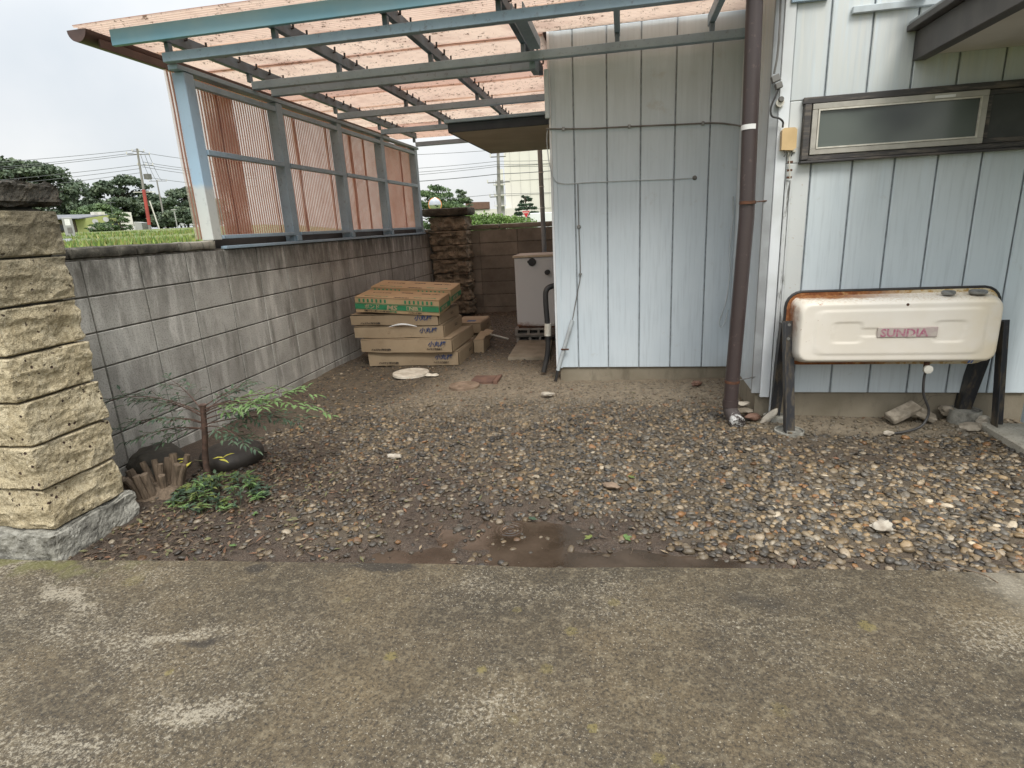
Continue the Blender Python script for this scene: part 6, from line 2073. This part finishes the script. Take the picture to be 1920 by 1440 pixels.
tree('broad_tree', 'green tree left of the grey pole beyond the far pillar', -17.3, 80, 7.0, 7.5, 'tree2', 4200, 0.24, 7, .25, None, bare=0.05)
tree('broad_tree', 'darker tree right behind the green tree beyond the far pillar', -15.4, 88, 6.9, 4.6, 'tree', 2600, 0.24, 6, .22, None, bare=0.05)
pn = thing('garden_pine', 'layered garden pine left of the house corner', 'tree', tuple(at(-9.1, 50)))
q = at(-9.1, 50)
m = MB().tube([(q.x, q.y, q.z - .3), (q.x + .1, q.y, 2.2), (q.x - .05, q.y, 3.4)], [0.14, 0.1, 0.03], 7)
cl = []
for z_, r_ in ((1.75, 1.0), (2.15, 0.95), (2.55, 0.85), (2.9, 0.65), (3.2, 0.5), (3.45, 0.3)):
    for k in range(5):
        a = random.uniform(0, 2 * PI)
        x_, y_ = q.x + r_ * .75 * math.cos(a), q.y + r_ * .75 * math.sin(a)
        cl.append((x_, y_, z_ + random.uniform(-.08, .08), r_ * .42, r_ * .42, 0.10))
        m.tube([(q.x, q.y, z_ - .1), (x_, y_, z_)], [0.04, 0.015], 5)
m.build('trunk', 'bark', pn, 50)
V, F = leaf_cloud(cl, 0.085, 3400)
obj('crown', mesh_np('crown', V, F, False), 'pine', pn)
hd = thing('clipped_bush', 'row of bright green bushes just over the rear wall', 'bush', tuple(at(-11.5, 22)))
cl = []
for k in range(44):
    az = -15.2 + 6.6 * k / 43 + random.uniform(-.2, .2)
    q = at(az, 22 + random.uniform(-.6, .6), 0)
    zt = 1.90 - 0.055 * (az + 15.2) + random.uniform(-.10, .08)
    cl.append((q.x, q.y, zt - .25, .28, .28, .24))
    cl.append((q.x, q.y, zt - .70, .32, .32, .35))
V, F = leaf_cloud(cl, 0.045, 9000)
obj('foliage', mesh_np('foliage', V, F, False), 'hedge', hd)
m = MB()
for k in range(12):
    q = at(-15 + .53 * k, 22)
    m.tube([(q.x, q.y, q.z - .2), (q.x, q.y, 1.2)], 0.04, 5)
m.build('stems', 'bark', hd)
q = at(-9.1, 45)
ys = thing('traffic_sign', 'red triangular stop sign beside the garden pine', 'sign', (q.x, q.y, q.z), (0, 0, 0.16))
h0 = q.z
box('post', (-0.03, 0.03, -0.3), (0.03, 0.09, 2.35 - h0), 'bgrey', ys, 0.004, True)
MB().prism([(-0.33, 2.28 - h0), (0.33, 2.28 - h0), (0.0, 1.72 - h0)], -0.01, 0.02).build('plate', 'bwhite', ys, local=True)
MB().prism([(-0.29, 2.26 - h0), (0.29, 2.26 - h0), (0.0, 1.765 - h0)], -0.016, -0.011).build('red_face', 'signred', ys, local=True)
text_on('lettering', '止まれ', 0.13, 'bwhite', ys, (-0.195, -0.019, 2.10 - h0), FRONT, bold=0.004)
q = at(-17.65, 30)
mi = thing('road_mirror', 'round convex road mirror with orange rim above the far pillar', 'mirror', (q.x, q.y, q.z), (0, 0, 0.3))
h0 = q.z
tube('post', [(0, 0.1, -0.3), (0, 0.1, 2.75 - h0)], 0.045, 'orange', mi, 8, 50, True)
MB().lathe([(0.33, 0.06), (0.335, 0.0), (0.30, -0.01)], (0, 0, 2.47 - h0), 24, 'Y').build('rim', 'orange', mi, 40, True)
MB().lathe([(0.30, -0.012), (0.22, -0.045), (0.12, -0.062), (0.01, -0.068)], (0, 0, 2.47 - h0), 24, 'Y').build('glass', 'mirror', mi, 60, True)
q = at(-7.7, 36)
tr = thing('small_truck', 'white truck box just showing over the rear wall by the corner', 'truck', (q.x, q.y, q.z), (0, 0, 0.14))
h0 = q.z
box('cargo_box', (-0.65, -0.5, 0.7), (1.3, 1.8, 1.92 - h0), 'carwhite', tr, 0.03, True)
for x in (-0.4, 1.0):
    MB().lathe([(0.3, -0.3), (0.3, -0.5)], (x, 0, 0.3), 16, 'Y').build('wheel', 'black', tr, local=True)
box('chassis', (-0.6, -0.4, 0.45), (1.25, 1.7, 0.695), 'black', tr, 0.01, True)

# verge grass and weeds showing over the block wall
def grass():
    V, F, T = [], [], []
    n = 9000
    az = np.radians(rng.uniform(-53, -35, n))
    d = np.concatenate([rng.uniform(17, 25.5, n // 3), rng.uniform(31.5, 60, n - n // 3)])
    x, y = CX + d * np.sin(az), CY + d * np.cos(az)
    z = terrain_z(x, y)
    patch = np.clip(0.5 + 0.9 * fbm(x * .35, y * .35, 4.0, 3), 0.1, 1.3)
    h = rng.uniform(0.05, 0.22, n) * patch
    a = rng.uniform(0, 2 * PI, n)
    w = rng.uniform(0.012, 0.03, n) * (1 + d / 40)
    lean = rng.normal(0, .25, (n, 2)) * h[:, None]
    P0 = np.stack([x - w * np.cos(a), y - w * np.sin(a), z - .03], -1)
    P1_ = np.stack([x + w * np.cos(a), y + w * np.sin(a), z - .03], -1)
    P2_ = np.stack([x + lean[:, 0], y + lean[:, 1], z + h], -1)
    V = np.stack([P0, P1_, P2_], 1).reshape(-1, 3)
    cols = np.array([(0.14, 0.21, 0.045), (0.20, 0.27, 0.055), (0.09, 0.15, 0.035), (0.25, 0.24, 0.08)])
    T = np.repeat(cols[rng.integers(0, 4, n)] * rng.uniform(.8, 1.2, (n, 1)), 3, 0)
    return mesh_np('grass', V, np.arange(3 * n).reshape(-1, 3), False, T)


o = obj('grass', grass(), 'grass')
tag(o, 'bright weedy grass on the verge behind the block wall', 'grass', kind='stuff')
